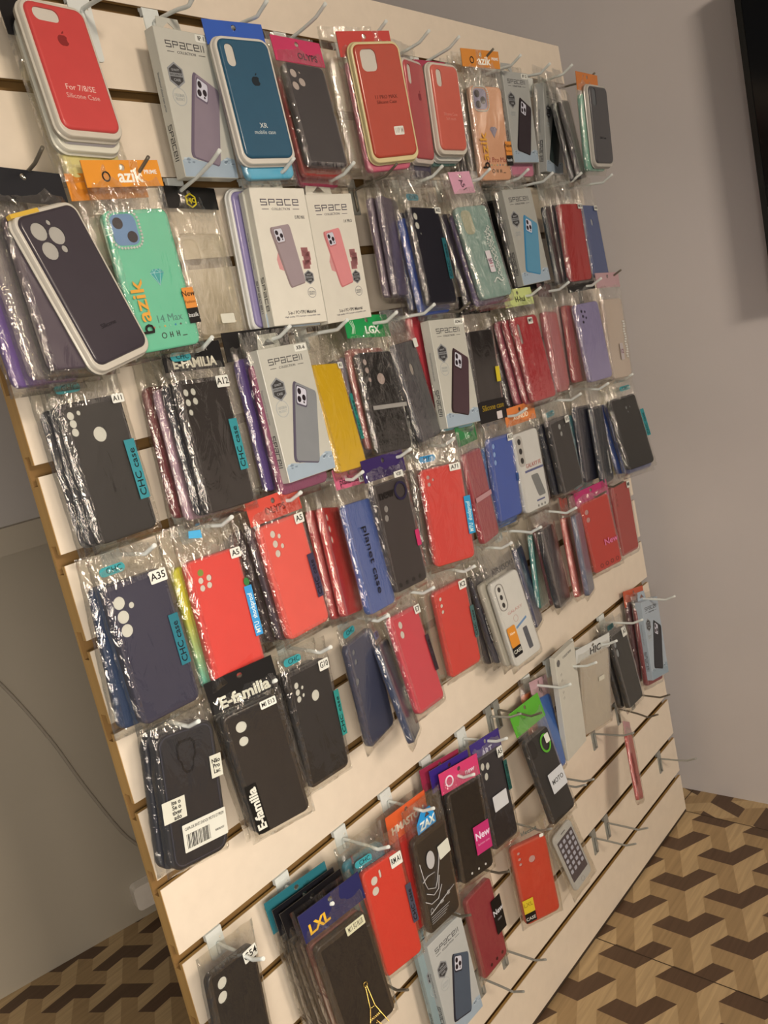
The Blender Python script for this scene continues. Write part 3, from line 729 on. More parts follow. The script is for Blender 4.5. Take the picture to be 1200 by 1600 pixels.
HOOKS = {
 'hA0': (205, 300, 95, -4, 'w', 'empty white wire hook on a large white plate beside the topmost left red case'),
 'hA1': (304, 300, 95, -4, 'w', 'white wire hook carrying the purple phone carton'),
 'hA2': (413, 300, 95, -1, 'w', 'white wire hook carrying the dark teal tray case'),
 'hA3': (524, 300, 95, 12, 'w', 'white wire hook carrying the black case with hot pink header'),
 'hA4': (651, 300, 95, 7, 'w', 'white wire hook carrying the large orange red case'),
 'hA5': (755, 300, 95, 7, 'w', 'white wire hook carrying the pinkish red tray case of the top row'),
 'hA6': (836, 300, 95, 8, 'w', 'white wire hook carrying the small coral pink case'),
 'hA7': (934, 300, 95, 0, 'k', 'dark metal wire hook carrying the peach rhinestone case'),
 'hA8': (1024, 300, 95, 0, 'w', 'white wire hook carrying the plum phone carton'),
 'hA9': (1127, 300, 95, -4, 'w', 'white wire hook carrying the turned dark green phone carton'),
 'hA10': (1309, 300, 95, -4, 'k', 'dark metal wire hook carrying the last tray case of the top row'),
 'hB0': (53, 100, 95, 12, 'k', 'dark metal wire hook carrying the tilted dark violet case'),
 'hB1': (175, 100, 95, 6, 'k', 'dark metal wire hook carrying the mint green case'),
 'hB2': (278, 100, 95, 16, 'w', 'white wire hook carrying the transparent case with black header'),
 'hB3': (398, 100, 95, 10, 'w', 'white wire hook carrying the white carton with the taupe phone'),
 'hB4': (513, 100, 95, 7, 'w', 'white wire hook carrying the white carton with the pink phone'),
 'hB5': (607, 100, 95, 7, 'k', 'dark metal wire hook carrying the greyish purple angled case'),
 'hB6': (720, 100, 95, 6, 'w', 'white wire hook carrying the black two lens case beside the glitter case'),
 'hB7': (836, 100, 106, 0, 'w', 'white wire hook carrying the glittery pale teal case'),
 'hB8': (980, 100, 95, 5, 'w', 'white wire hook carrying the bright blue phone carton'),
 'hB9': (1066, 100, 95, 0, 'w', 'white wire hook carrying the shiny black case of the second row'),
 'hB10': (1180, 100, 95, 1, 'w', 'white wire hook carrying the plain red case of the second row'),
 'hB11': (1290, 100, 106, -4, 'w', 'white wire hook carrying the royal blue case'),
 'hC0': (52, -100, 95, 9, 'k', 'dark metal wire hook carrying the left edge black case with sensor hole'),
 'hC1': (200, -100, 95, 8, 'w', 'white wire hook carrying the black header with white block letters in the third row'),
 'hC2': (324, -100, 95, 6, 'w', 'white wire hook carrying the slate blue phone carton'),
 'hC3': (431, -100, 95, 2, 'w', 'white wire hook carrying the bright yellow case'),
 'hC4': (537, -100, 95, 1, 'w', 'white wire hook carrying the green header pack of the third row'),
 'hC5': (629, -100, 95, 3, 'w', 'white wire hook carrying the dark grey oval hole case'),
 'hC6': (706, -100, 106, -4, 'k', 'dark metal wire hook carrying the wine phone carton'),
 'hC7': (819, -100, 106, -4, 'k', 'dark metal wire hook carrying the black pack with yellow lettering'),
 'hC9': (949, -100, 95, 1, 'w', 'white wire hook carrying the glossy red case with lime header'),
 'hC10': (1055, -100, 95, 2, 'w', 'white wire hook carrying the salmon pink edge on pack'),
 'hD0': (56, -300, 95, 5, 'w', 'white wire hook carrying the dark navy three lens case'),
 'hD1': (164, -300, 95, 5, 'w', 'white wire hook carrying the orange red case with green dot'),
 'hD2': (277, -300, 95, 4, 'w', 'white wire hook carrying the bright coral red case'),
 'hD4': (395, -300, 95, 1, 'w', 'white wire hook carrying the blue lettered case with pink header'),
 'hD5': (503, -300, 95, 8, 'w', 'white wire hook carrying the case with the purple ring'),
 'hD6': (610, -300, 95, 0, 'w', 'white wire hook carrying the shiny red case with blue strip'),
 'hD8': (829, -300, 95, 5, 'w', 'white wire hook carrying the bright blue three lens case'),
 'hD10': (1006, -300, 106, -2, 'w', 'white wire hook carrying the charcoal two hole case'),
 'hD12': (1144, -300, 95, -4, 'w', 'white wire hook carrying the dark slate case with white lettering'),
 'hD15': (1259, -300, 95, -4, 'w', 'white wire hook carrying the matte black last case of the fourth row'),
 'hE0': (51, -500, 95, 4, 'w', 'white wire hook carrying the thick black barcode case'),
 'hE1': (167, -500, 95, 0, 'w', 'white wire hook carrying the black case with vertical white lettering'),
 'hE2': (265, -500, 95, 2, 'w', 'white wire hook carrying the black six hole case'),
 'hE3': (382, -500, 95, 0, 'w', 'white wire hook carrying the navy grey wrinkled bag'),
 'hE5': (489, -500, 95, 2, 'w', 'white wire hook carrying the pinkish red two lens case'),
 'hE6': (596, -500, 95, -1, 'w', 'white wire hook carrying the vermilion tiny lens case'),
 'hE7': (708, -500, 95, 2, 'w', 'white wire hook carrying the white case with orange sticker'),
 'hE9': (805, -500, 95, 0, 'w', 'white wire hook carrying the glossy dark brown case'),
 'hE11': (935, -500, 95, -2, 'w', 'white wire hook carrying the bluish grey edge on case'),
 'hE13': (1059, -500, 95, -4, 'k', 'dark metal wire hook carrying the orange red case with pink badge'),
 'hE14': (1136, -500, 95, -4, 'k', 'dark metal wire hook carrying the last red case of the fifth row'),
 'hF0': (50, -800, 95, 4, 'w', 'white wire hook carrying the lone black case at the lower left'),
 'hF1': (167, -800, 95, -4, 'w', 'white wire hook carrying the golden tower charm case'),
 'hF2': (282, -800, 95, 4, 'w', 'white wire hook carrying the lower vermilion case'),
 'hF3': (385, -800, 95, 2, 'w', 'white wire hook carrying the line artwork pack'),
 'hF4': (489, -800, 95, -1, 'w', 'white wire hook carrying the magenta label case'),
 'hF5': (588, -800, 95, 9, 'w', 'white wire hook carrying the blue black case with handwritten label'),
 'hF6': (697, -800, 95, 1, 'k', 'dark metal wire hook carrying the lime ring case'),
 'hF7': (804, -800, 95, 5, 'w', 'white wire hook carrying the cornflower blue case'),
 'hF8': (887, -800, 106, 12, 'w', 'white wire hook carrying the tall plain white carton'),
 'hF9': (977, -800, 106, 18, 'w', 'white wire hook carrying the smoky olive transparent case'),
 'hF10': (1118, -800, 95, 6, 'w', 'white wire hook carrying the dark green black case'),
 'hF11': (1264, -800, 106, 4, 'w', 'white wire hook carrying the pale blue grey carton'),
 'hC12': (1162, -100, 108, -2, 'w', 'white wire hook carrying the lavender case'),
 'hC13': (1272, -100, 100, 8, 'k', 'dark metal wire hook carrying the clear pinkish pearl case'),
 'hA9b': (1214, 300, 96, 2, 'w', 'white wire hook carrying the edge on dark case near the upper right corner'),
 'hG1': (1268, -1200, 92, 10, 'm', 'empty grey metal hook low down nearest the right wall'),
 'hG2': (988, -1200, 95, 4, 'm', 'empty grey metal hook, right one of the close pair low on the panel'),
 'hG3': (930, -1200, 95, 4, 'm', 'empty grey metal hook, left one of the close pair low on the panel'),
 'hG4': (574, -1200, 92, 6, 'm', 'empty grey metal hook just right of the crimson case near the panel foot'),
 'hG5': (500, -1200, 92, 2, 'm', 'lowest empty grey metal hook near the bottom edge, right of the bottom carton'),
 'hH1': (1190, -1000, 92, 4, 'k', 'empty dark hook below the pale blue grey carton by the right wall'),
 'hH3': (1115, -1000, 95, -6, 'k', 'empty dark hook below the dark green black case'),
 'hH2': (1000, -1000, 95, 10, 'm', 'grey metal hook carrying the thin red edge on pack'),
 'hH4': (822, -1000, 95, 6, 'm', 'empty grey hook at the right side of the lime ring case'),
 'hH5': (672, -800, 70, 8, 'm', 'grey metal hook with a plate left of the green header in the lower group'),
 'hH6': (660, -1000, 95, 2, 'm', 'grey metal hook carrying the orange red case with yellow sticker'),
 'hH7': (524, -1000, 95, 8, 'k', 'dark hook tip showing under the magenta label case'),
 'hH8': (255, -1000, 95, 0, 'k', 'dark hook tip showing under the lower vermilion case'),
 'hI1': (800, -1000, 90, 6, 'm', 'grey metal hook carrying the clear bag with the app icon card'),
 'hI2': (415, -1000, 92, 4, 'k', 'dark hook carrying the navy phone picture carton at the bottom edge'),
}
G = 'phone case packs hanging on the slatwall'
GB = 'cartons hanging on the slatwall'
BLK, DRK = '383231', '473d3c'
# ------------------------------------------------ row A (top)
tray_case('a0', 'red silicone case in a cream tray at the top left corner of the panel', G, 'c8443f', 'c9b8a2', [('p',22,13,30,14,6.5)], (33,38,6.5,'8f2a28'), [('For 7/8/SE',88,6.2,'e8b9a8'),('Silicone Case',97,5.4,'dba192')])
behind('a0', [('lilac white phone case tray right behind the topmost left red case', 'b9a9a6', dict(kind='tray', tray='d6c8b0', dy=-9, dx=4)),
  ('pale yellow case in a bag with lettering behind the topmost left red case', 'd3bd78', dict(dy=-40, dx=8, hd=('221f20',None,None,dict(hh=40)), side=14)),], G)
carton('a1', 'silver carton with a purple phone picture at the left of the top row', GB, '8a777d', '6d5c68', code='IP 11', t=17)
tray_case('a2', 'dark teal case with a bitten fruit mark in a white tray, top row', G, '2a566b', 'cfbfac', [('p',14,20,13,27,6)], (43,50,6.5,'223038'), [('XR',104,6.4,'d8cfc0'),('mobile case',112,5.0,'c4c2b8')])
behind('a2', [('light blue clear case behind the dark teal case in the white tray', '4fa3bd', dict(htop=40, dy=-22, dx=4, hd=('2f57a8',None,None,dict(hh=30,dy=10)), coat=0.5))], G)
bagged('a3', 'black case in a bag under a hot pink header, top row', G, '433b3d', htop=36, holes=[(15,14,6),(27,25,6),(14,31,6),(26,12,2)], hd=('c9355a','OLYPS','4a1830',dict(hh=34,tsize=9,ty=-3,tx=14,tilt=-2)), foam='b9a294', rough=0.3)
behind('a3', [('bright red case low behind the black case with hot pink header', 'b53a36', dict(dy=-9)), ('magenta case lowest behind the black case with hot pink header', 'a83050', dict(dy=-17,dx=2)),
  ('cloudy cream case just right of the black case with hot pink header', 'b8a78e', dict(dx=42, dy=-6, cm=CLEAR))], G)
o = tray_case('a4', 'large orange red case with a small white price sticker, top row', G, 'b4432f', 'd2b985', [('p',22,22,27,30,8)], None, [('11 PRO MAX',72,5.2,'6e2419'),('Silicone Case',79,4.8,'6e2419')], coat=0.5)
sticker(o, P['a4'][6], P['a4'][7], 0.1, '11P M', x=12, y=-42, sw=17, sh=12, fg='b9a596', name='price_sticker')
behind('a4', [('pink case with black outlined lenses behind the large orange red case', 'c4546a', dict(htop=38, dy=-16, dx=-8, hd=('c23b33',None,None,dict(hh=34)), holes=[(10,26,6),(10,48,6),(10,70,6)], foam='7a3040')),
  ('milky clear case far back behind the large orange red case', 'b3a38b', dict(dx=-26, dy=-8, cm=CLEAR))], G)
tray_case('a5', 'pinkish red case in a tray directly right of the large orange red case', G, 'b74a4a', 'cdb8a6', [('p',14,20,14,28,6)], (42,50,6.0,'8e3238'), coat=0.5)
behind('a5', [('navy case sticking out below the pinkish red case in the top row', '4c4760', dict(dy=-26,dx=6)), ], G)
tray_case('a6', 'small coral pink case in a cream tray in the top row', G, 'cc6250', 'cdbba6', [('p',17,20,14,26,6)], None, [('Silicone Case',74,4.8,'d98775'),('Soft touch',81,4.4,'d98775')], coat=0.5)
behind('a6', [('second cream tray close behind the small coral pink case', 'c9b3a4', dict(kind='tray', dy=-7, dx=3)), ('teal green case below and behind the small coral pink case', '4f7f74', dict(htop=34, dy=-19, dx=4, hd=('b03a50',None,None,dict(hh=30))))], G)
def jewelled(key, label, col, tint, lens, txt, dia, hdc, holdrot=0, mod='8d8190', model='14 Max'):
    w, h = P[key][6], P[key][7]
    o = bagged(key, label, G, col, (), cm=None, coat=0.5, rough=0.25, hd=(hdc,'azik','efe3cf',dict(hh=28,tsize=14,tx=7,bold=0.03)))
    hc = [c for c in o.children if c.name.startswith('header_card')][0]
    yt = max(v.co.y for v in hc.data.vertices)/MM
    ht = -9.5/2+2.1
    bm = plate_bm(ellipse(-22, yt-17, 5.0, 5.6, 16), ht, ht+0.3, [ellipse(-22, yt-17, 3.4, 3.9, 16)]); build('droplet_mark', bm, mat('2c2320',0.4,'print'), hc)
    text('PRIME', 4.6, 34, yt-13, ht+0.1, 'f3e6d4', hc, bold=0.02)
    cx, cy = -w/2+21, h/2-21
    build('camera_panel', plate_bm(rrect(31,33,8,5,cx,cy), 0.0, 0.5), mat(mod,0.2,'print'), o)
    bm = bmesh.new()
    for x, y in ((-7,8),(6,-2),(-6,-9)) if lens == 3 else ((-7,7),(7,-8)): plate_bm(ellipse(cx+x, cy+y, 6.2, 6.2, 16), 0.5, 0.9, (), bm)
    build('camera_lenses', bm, mat('3d3338',0.1,'glass'), o)
    pts = [(cx+x, cy+y) for x, y in smooth_ring(rrect(37,39,11,6), 36)]
    stones(o, pts, 1.7)
    dm = [(-9,5),(-5,9),(5,9),(9,5),(0,-9)]
    d = build('diamond_mark', plate_bm([(6+x*1.0, 2+y*1.0) for x, y in dm], 0.0, 0.3), mat(dia,0.3,'print'), o)
    bm = bmesh.new()
    for a, b in (((-9,5),(9,5)),((-9,5),(0,-9)),((-4,5),(0,-9)),((4,5),(0,-9)),((-5,9),(-4,5)),((5,9),(4,5)),((-4,5),(0,9)),((0,9),(4,5))): tube_bm([(6+a[0],2+a[1],0.35),(6+b[0],2+b[1],0.35)], 0.28, 4, bm)
    build('facet_lines', bm, mat('b8d2cc' if dia.startswith('3') else 'b3a3a2',0.3,'print'), d)
    text('azik', 17, -w/2+15, -22, 2.6, 'd9973c', o, rot=90, bold=0.02, fit=46)
    text('b', 17, -w/2+15, -52, 2.6, '2c2320', o, rot=90, bold=0.02)
    text(model, 8.5, 6, -h/2+33, 0.2, '4f7f70' if dia.startswith('3') else 'a0483c', o)
    for i in range(7): build('colour_dot', plate_bm(ellipse(-16+i*7, -h/2+25, 1.2, 1.2, 10), 0, 0.25), mat(('c06a50','6ba07c','c9a04f','74b394','2f7fa0','59544f','8dbfa5')[i],0.4,'print'), o)
    bm = plate_bm(ellipse(-6,-h/2+15,3.4,3.4,16), 0, .25, [ellipse(-6,-h/2+15,2.4,2.4,16)])
    for x in (4, 13): box_bm(x-2.4, x-1.4, -h/2+12, -h/2+18, 0, .25, bm); box_bm(x+0.6, x+1.6, -h/2+12, -h/2+18, 0, .25, bm); box_bm(x-1.4, x+0.6, -h/2+14.5, -h/2+15.5, 0, .25, bm)
    box_bm(18, 24, -h/2+11.5, -h/2+12.5, 0, .25, bm)
    build('care_symbols', bm, mat('2e3a34',0.4,'print'), o)
    st = build('brand_strip', box_bm(w/2-10, w/2+5, -36, -13, 2.4, 2.7), mat('d8853a',0.4,'print'), o)
    text('New', 6.5, w/2-3, -20, 2.8, '3a2a20', st, bold=0.01); text('Fashion', 3.4, w/2-3, -29, 2.8, '7a4418', st)
    s2 = build('brand_strip', box_bm(w/2-10, w/2+5, -53, -36, 2.4, 2.7), mat('2b2522',0.4,'print'), o)
    text('bazik', 4.8, w/2-3, -44, 2.8, 'd8cfc4', s2)
    return o
def smooth_ring(pts, n):
    L = [0]
    for i in range(len(pts)): L.append(L[-1]+math.dist(pts[i], pts[(i+1) % len(pts)]))
    out = []
    for k in range(n):
        s = L[-1]*k/n
        i = max(j for j in range(len(pts)) if L[j] <= s); a = (s-L[i])/max(1e-6, L[i+1]-L[i])
        p, q = pts[i], pts[(i+1) % len(pts)]; out.append((p[0]+(q[0]-p[0])*a, p[1]+(q[1]-p[1])*a))
    return out
jewelled('a7', 'peach case with a rhinestone camera rim under an orange header, top row', 'd69a76', None, 3, '', '8a7a86', 'd27f28', model='12 Pro Max')
behind('a7', [('smoky clear case first behind the peach rhinestone case', '8f7a66', dict(dx=-6, cm=CLEAR)), ('black case second behind the peach rhinestone case', '3f3532', dict(dx=-8,dy=-3)), ('brown bagged case farthest behind the peach rhinestone case', '5c4a40', dict(dx=-14,dy=-3))], G)
carton('a8', 'silver carton with a dark plum phone picture in the top row', GB, '473a3c', '352c2e', code='IP 12', body='aaa398')
behind('a8', [('pink and yellow pack showing below the carton with the plum phone picture', 'cc7a8c', dict(dy=-22))], G)
carton('a9', 'turned silver carton with a dark green phone picture near the upper right corner', GB, '3d4843', '343c39', code='IP 13', body='a8a196', t=20)
behind('a9', [('white packaging card hanging behind the carton with the dark green phone', 'a59a8c', dict(dy=-18))], G)
bagged('a10', 'dark case in a crinkled bag seen edge on near the upper right corner', G, '37302f', (), film_m=FILM_W)
behind('a10', [('grey black case in a bag behind the edge on dark case', '2f2a2a', dict(dx=-4))], G)
tray_case('a11', 'black grey case in a cream tray, the last pack in the top row', G, '55504f', 'b9ab9b', [('p',16,20,16,32,6)], None, [('Soft Case',96,5,'3a3636')], foam='6b6866')
behind('a11', [('mint green case under an orange header behind the black grey tray case', '7cab92', dict(htop=36, dx=-12,dy=-12, hd=('cf7430',None,None,dict(hh=34,dy=4))))], G)

# ------------------------------------------------ row B
w, h = P['b0'][6:8]
o = tray_case('b0', 'dark violet case tilted in a white tray with three big lens holes', G, '463b40', 'c4b4a0', [(17,18,9.3),(35,26,9.3),(18,38,9.3),(33,12,2.8),(35.5,40,3.8)], None, [('Silicone',h*0.78,5.0,'2e262a')], coat=0.35, foam='a89c8e')
build('yellow_tape', box_bm(-w/2-3, -w/2+32, h/2+0.4, h/2+4.6, -9, -2.6), mat('d3a53a',0.3,'tape',False,0.4), o)
behind('b0', [('smoky violet case hanging straight behind the tilted dark violet case', '564650', dict(dx=-22, dy=3, dr=-16, rough=0.3, coat=0.4, hd=('2a2a2f',None,None,dict(hh=34)))),
  ('crinkled bag with black lettering at the left end of the second row', '8a7c76', dict(dx=-38, dy=4, dr=-14, cm=CLEAR, film_m=FILM_W)),
  ('purple edged case nearest the panel at the left end of second row', '6d4f86', dict(dx=-50, dy=4, dr=-14, hd=('242528',None,None,dict(hh=34))))], G)
jewelled('b1', 'mint green case with a rhinestone camera rim under an orange header', '66b58e', None, 2, '', '3a9a94', 'e08a22', mod='6c86a6')
behind('b1', [('clear crinkled pack with an orange header behind the mint green case', 'b9a688', dict(dx=-14, cm=CLEAR, film_m=FILM_W, hd=('dc8424',None,None,dict(hh=28,dy=-9))))], G)
o = bagged('b2', 'transparent case under a black header with a yellow hexagon mark', G, 'cbbb9c', [('p',17,24,24,32,8)], cm=CLEAR, insert=False, hd=('26221f',None,None,dict(hh=27,tilt=-4,wide=-4)), t=10, r=11)
hc = [c for c in o.children if c.name.startswith('header_card')][0]; yt = max(v.co.y for v in hc.data.vertices)/MM
hx = [(math.sin(i*math.pi/3)*9, yt-17+math.cos(i*math.pi/3)*9.5) for i in range(6)]; hi = [(x*0.8, yt-17+(y-yt+17)*0.8) for x, y in hx]
build('hexagon_mark', plate_bm(hx, -2.7, -2.4, [hi]), mat('d2b81e',0.4,'print'), hc); text('HJC', 5.5, 0, yt-17, -2.5, 'd2b81e', hc, bold=0.03)
sticker(o, P['b2'][6], P['b2'][7], 2.5, None, x=10, y=-44, sw=22, sh=12, bg='d6c9b2')
carton('b3', 'white carton with a taupe phone held in a printed hand', GB, '9b8583', '8d7672', 'white', brand='SPACE', t=16)
behind('b3', [('silver carton edge right behind the white taupe phone carton', '8c7a90', dict(kind='box', style='silver', dx=-3, dy=-2)), ('lilac tray case behind the white carton with the taupe phone', '8a7a9b', dict(kind='tray', tray='d2c7ba', dx=-12, dy=3))], GB)
carton('b4', 'white carton with a pink phone held in a printed hand', GB, 'd68480', 'c2706d', 'white', brand='SPACE', t=16, code='14 PRO')
bagged('b5', 'greyish purple case in a glossy bag seen at an angle, second row', G, '635462', (), coat=0.5)
behind('b5', [('mauve case in a bag behind the greyish purple angled case', '77616c', dict(dx=-5))], G)
bagged('b6', 'black case with two round lens holes left of the glitter case', G, '34303a', [(14,14,5.5),(14,28,5.5),(19,40,1.8)], st='A02', strp=('CHC case','2b6468','1c3236'), tagc=('CHC','2f7f8a'), rough=0.35)
behind('b6', [('bright blue case first behind the black two lens case', '34509a', dict(dx=-4,dy=-12)), ('dark blue bagged case second behind the black two lens case', '3b4468', dict(dx=-8)),
  ('smoky olive clear case standing out right of the black two lens case', '8a7c5e', dict(dx=36, dy=-9, cm=clear_tint('olive_plastic',(0.72,0.68,0.52),0.3), yaw=22))], G)
w, h = P['b7'][6:8]
o = bagged('b7', 'glittery pale teal case with a draped bead chain under a pink header', G, '86998c', [], coat=0.6, rough=0.25, film_m=FILM_W, hd=('d193a0','A51','5a3844',dict(hh=36,wide=-40,tsize=9,tilt=-70)))
stones(o, [(w*0.30+2.5*math.sin(i*1.7)-0.02*i*i*0.1, h*0.26-i*2.3) for i in range(38)]+[(w*0.22+2.5*math.cos(i*1.3), h*0.24-i*2.4) for i in range(34)]+[(w*0.30-i*1.6, -h*0.32-3*math.sin(i*0.5)) for i in range(16)]+[(w*0.16+2*math.sin(i), h*0.20-i*4) for i in range(9)], 1.5, 'e4dccb', 'bead_chain', 2.6)
st = sticker(o, w, h, 2.5, '9E', x=4, y=-18, sw=12, sh=36, bg='cdbdb8', fg='7a3a52')
text('11', 7, 4, -24, 3.1, 'a83a4a', st, rot=90)
build('camera_window', plate_bm(rrect(24,40,9,5,-w/2+20,h/2-27), 0.0, 0.4), mat('aba286',0.2,'print'), o)
behind('b7', [('lilac case low behind the glittery pale teal case', '80688f', dict(dx=1,dy=-7)), ('dark case second behind the glittery pale teal case', '4a4148', dict(dx=-10)), ('green case in a bag between the glitter case and the blue phone carton', '4a6a52', dict(dx=34,dy=6))], G)
carton('b8', 'silver carton with a bright blue phone picture in the second row', GB, '5f8ea3', '3a7da0', body='aaa193', t=18)
behind('b8', [('black pack just behind the carton with the bright blue phone', '2c2829', dict(dx=-3,dy=-9)), ('pale turquoise case peeking out right of the bright blue phone carton', '5f93a0', dict(dx=30,dy=2)), ('second black pack deeper behind the bright blue phone carton', '332d2e', dict(dx=-10,dy=-6))], G)
bagged('b9', 'shiny black case in a bag left of the plain red case, second row', G, '2f2a2d', (), film_m=FILM_W, coat=0.6)
bagged('b10', 'plain red case at the right end of the second row', G, 'ab3a38', (), st=dict(s='M20', x=30, y=68), rough=0.4)
behind('b10', [('dark grey case tucked behind the plain red case in second row', '4d474b', dict(dx=-9,dy=2))], G)
bagged('b11', 'royal blue case with one oval hole, last in the second row', G, '3a4f80', [('p',38,34,11,14,5.5)], st=dict(s='A10', x=26, y=66), foam='a39c98')

# ------------------------------------------------ row C
bagged('c0', 'black case with round sensor hole and teal strip at the left panel edge', G, '3f3935', [(11,13.6,4.4),(11.5,22,4.4),(11,31,4.4),(21,12,2.6),(38.5,38,8.2)], st='A11', strp=dict(s='CHC case', bg='3a8488', fg='1b302f', side='r', y=-8, ln=66, wd=13), tagc=('CHC','4a9a98'), rough=0.33)
behind('c0', [('second black case directly behind the left edge black case', '35343a', dict(dx=-2)), ('third black case nearest the panel at the left edge', '37363c', dict(dx=-5,dy=-1))], G)
bagged('c1', 'black four lens case under a black header with white block letters', G, '443b37', [(12,14.5,4.2),(23,14.4,4.2),(12,26,4.2),(23,25.4,4.2),(12.5,37.5,3.6)], st=dict(s='A12',sw=20,sh=14), strp=dict(s='CHC case', bg='3a8a8c', fg='16302f', y=-6, ln=62, wd=13), hd=('2b2827','E-FAMILIA','d6c7ad',dict(hh=32,tsize=11,bold=0.05,ty=-4)), tagc=('CHC','3f8f90',-20,27), rough=0.33)
behind('c1', [('dark case with a gold edge first behind the white block letter pack', '3a3840', dict(dx=-3)), ('pink foil pack second behind the white block letter pack', 'b48a94', dict(dx=-9,dy=-3,film_m=FILM_W)), ('red and black pack nearest the panel behind the white block letters', '7a2a2a', dict(dx=-14,dy=2))], G)
carton('c2', 'silver carton with a slate blue phone picture in the middle of the left half', GB, '86827f', '5f5460', code='XR-6', t=19)
behind('c2', [('magenta bagged case behind the slate blue phone carton', '8a3f5c', dict(dx=-3,dy=-15,film_m=FILM_W)), ('purple bagged case deeper behind the slate blue phone carton', '5b4478', dict(dx=-16,dy=-6, hd=('2a2625',None,None,dict(hh=36,wide=10,dy=4)))), ('clear crinkled pack nearest the panel behind the slate blue phone carton', '8c7684', dict(dx=-26,dy=-4,cm=CLEAR,film_m=FILM_W))], G)
bagged('c3', 'bright yellow case right of the slate blue phone carton', G, 'd7a51c', (), st=dict(s='A1',sw=12,sh=9), strp=dict(s='CHC case', bg='2c8474', fg='16302f', x=40, y=-4, ln=66, wd=8))
o = bagged('c4', 'glossy black case with a face like hole pattern under a green header', G, '322c2a', [(14,14,4.5),(15,26,4.5),(17,40,3.5),(40,40,8.5)], hd=('21924a','LGX','e6dfcb',dict(hh=33,tsize=11,bold=0.05,tx=8,ty=-2)), film_m=FILM_W, coat=0.6, foam='a58c80')
w, h = P['c4'][6:8]; build('clear_tape', box_bm(-w/2+8, w/2+4, -11, -5, 2.4, 2.6), mat('9a8f84',0.25,'tape',False,0.5), o)
hc = [c for c in o.children if c.name.startswith('header_card')][0]; yt = max(v.co.y for v in hc.data.vertices)/MM
bm = bmesh.new()
for k in (-1, 0, 1): tube_bm([(-32+k*3, yt-27, -2.4), (-29+k*2, yt-18, -2.4), (-33+k*3.5, yt-8, -2.4)], 0.5, 4, bm)
build('swirl_mark', bm, mat('d5dcc2',0.4,'print'), hc)
behind('c4', [('coral pink pack first behind the green header pack', 'b0665c', dict(dx=-5,dy=9)), ('grey silver pack second behind the green header pack', '8a8088', dict(dx=-12)), ('dark bagged case nearest the panel behind the green header pack', '403b40', dict(dx=-18))], G)
bagged('c5', 'dark grey case with an oval hole turned toward the right, third row', G, '4a4449', [(18,14,2.5),(18,24,2.5),('p',36,42,13,18,6.5)], st=dict(s=None,x=33,y=70,sw=14,sh=14), film_m=FILM_W, coat=0.5, foam='a99788')
behind('c5', [('black case under the dark grey oval hole case', '2f2b2d', dict(dx=6,dy=-7))], G)
carton('c6', 'silver carton with a dark wine phone picture in the third row', GB, '573e41', '44312f', code='A24-S', t=18)
behind('c6', [('turquoise clear case below and behind the wine phone carton', '7fa7ae', dict(dx=3,dy=-9,size=(80,160))), ('red pack with a high top behind the wine phone carton', 'b4383f', dict(dx=-18,dy=12))], G)
w, h = P['c7'][6:8]
o = bagged('c7', 'black pack with yellow lettering on its lower band and a clear hanger', G, '3a302e', (), hd=('221e1d',None,None,dict(hh=30,dy=0)), coat=0.5)
b2 = build('lower_band', box_bm(-w/2-3, w/2+3, -h/2-2, -h/2+34, 2.4, 2.7), mat('2a2423',0.4,'print'), o); text('Silicone case', 10, 2, -h/2+22, 2.9, 'a8871e', b2, fit=66)
build('yellow_label', box_bm(w/2-12, w/2, -14, 12, 2.4, 2.8), mat('cfb32a',0.4,'print'), o); sticker(o, w, h, 2.9, None, x=18, y=-h/2+6, sw=16, sh=13, bg='d6c3b8')
hc = [c for c in o.children if c.name.startswith('header_card')][0]; yt = max(v.co.y for v in hc.data.vertices)/MM
hx = [(5+x, yt-16+y) for x, y in ((0,9),(7,5),(7,-4),(0,-10),(-6,-4),(-6,5))]; build('shield_mark', plate_bm(hx, -2.6, -2.3, [[(5+(x-5)*0.6, yt-16+(y-yt+16)*0.6) for x, y in hx]]), mat('d8c423',0.4,'print'), hc)
bagged('c9', 'glossy red case under a lime header in the third row', G, 'b5363a', [('p',11,30,9,36,4.5)], st=dict(s='M9',x=10,y=66,sw=15,sh=12), hd=('c3c57a','H-hui','3f3d20',dict(hh=31,tsize=10,bold=0.03,tx=4)), foam='96837a', coat=0.6, film_m=FILM_W)
behind('c9', [('red case with a foil edge first behind the lime header pack', 'b04047', dict(dx=-5)), ('pink striped pack second behind the lime header pack', 'b0525e', dict(dx=-12,dy=2)), ('black silver foil pack nearest the panel behind the lime header pack', '44383a', dict(dx=-20,dy=-2,film_m=FILM_W)),
  ('yellow brown pack peeking out right of the lime header', '8a6d2a', dict(dx=22,dy=20))], G)
bagged('c10', 'salmon pink thick pack turned edge on right of the glossy red case', G, 'bd6a68', (), hd=('6f5550',None,None,dict(hh=24)), t=14)
bagged('c11', 'red case in a bag squeezed left of the lavender case', G, 'a53a36', (), film_m=FILM_W)
behind('c11', [('pale pink foil pack behind the red case beside the lavender case', 'b08a86', dict(dx=-8,film_m=FILM_W))], G)
bagged('c12', 'lavender case with five small dark lens dots in the third row', G, '8f809c', [(17,15,3.2),(19,25,3.2),(17,36,3.2),(27,17,2.6),(28,29,2.6)], foam='3a3038', hd=('3a3430',None,None,dict(hh=30,dy=4,wide=-4)))
w, h = P['c13'][6:8]
o = bagged('c13', 'clear pinkish case with a pearl string, last in the third row', G, 'b59a8c', (), cm=clear_tint('blush_plastic',(0.82,0.68,0.60),0.35), hd=('b98f8c',None,None,dict(hh=30)))
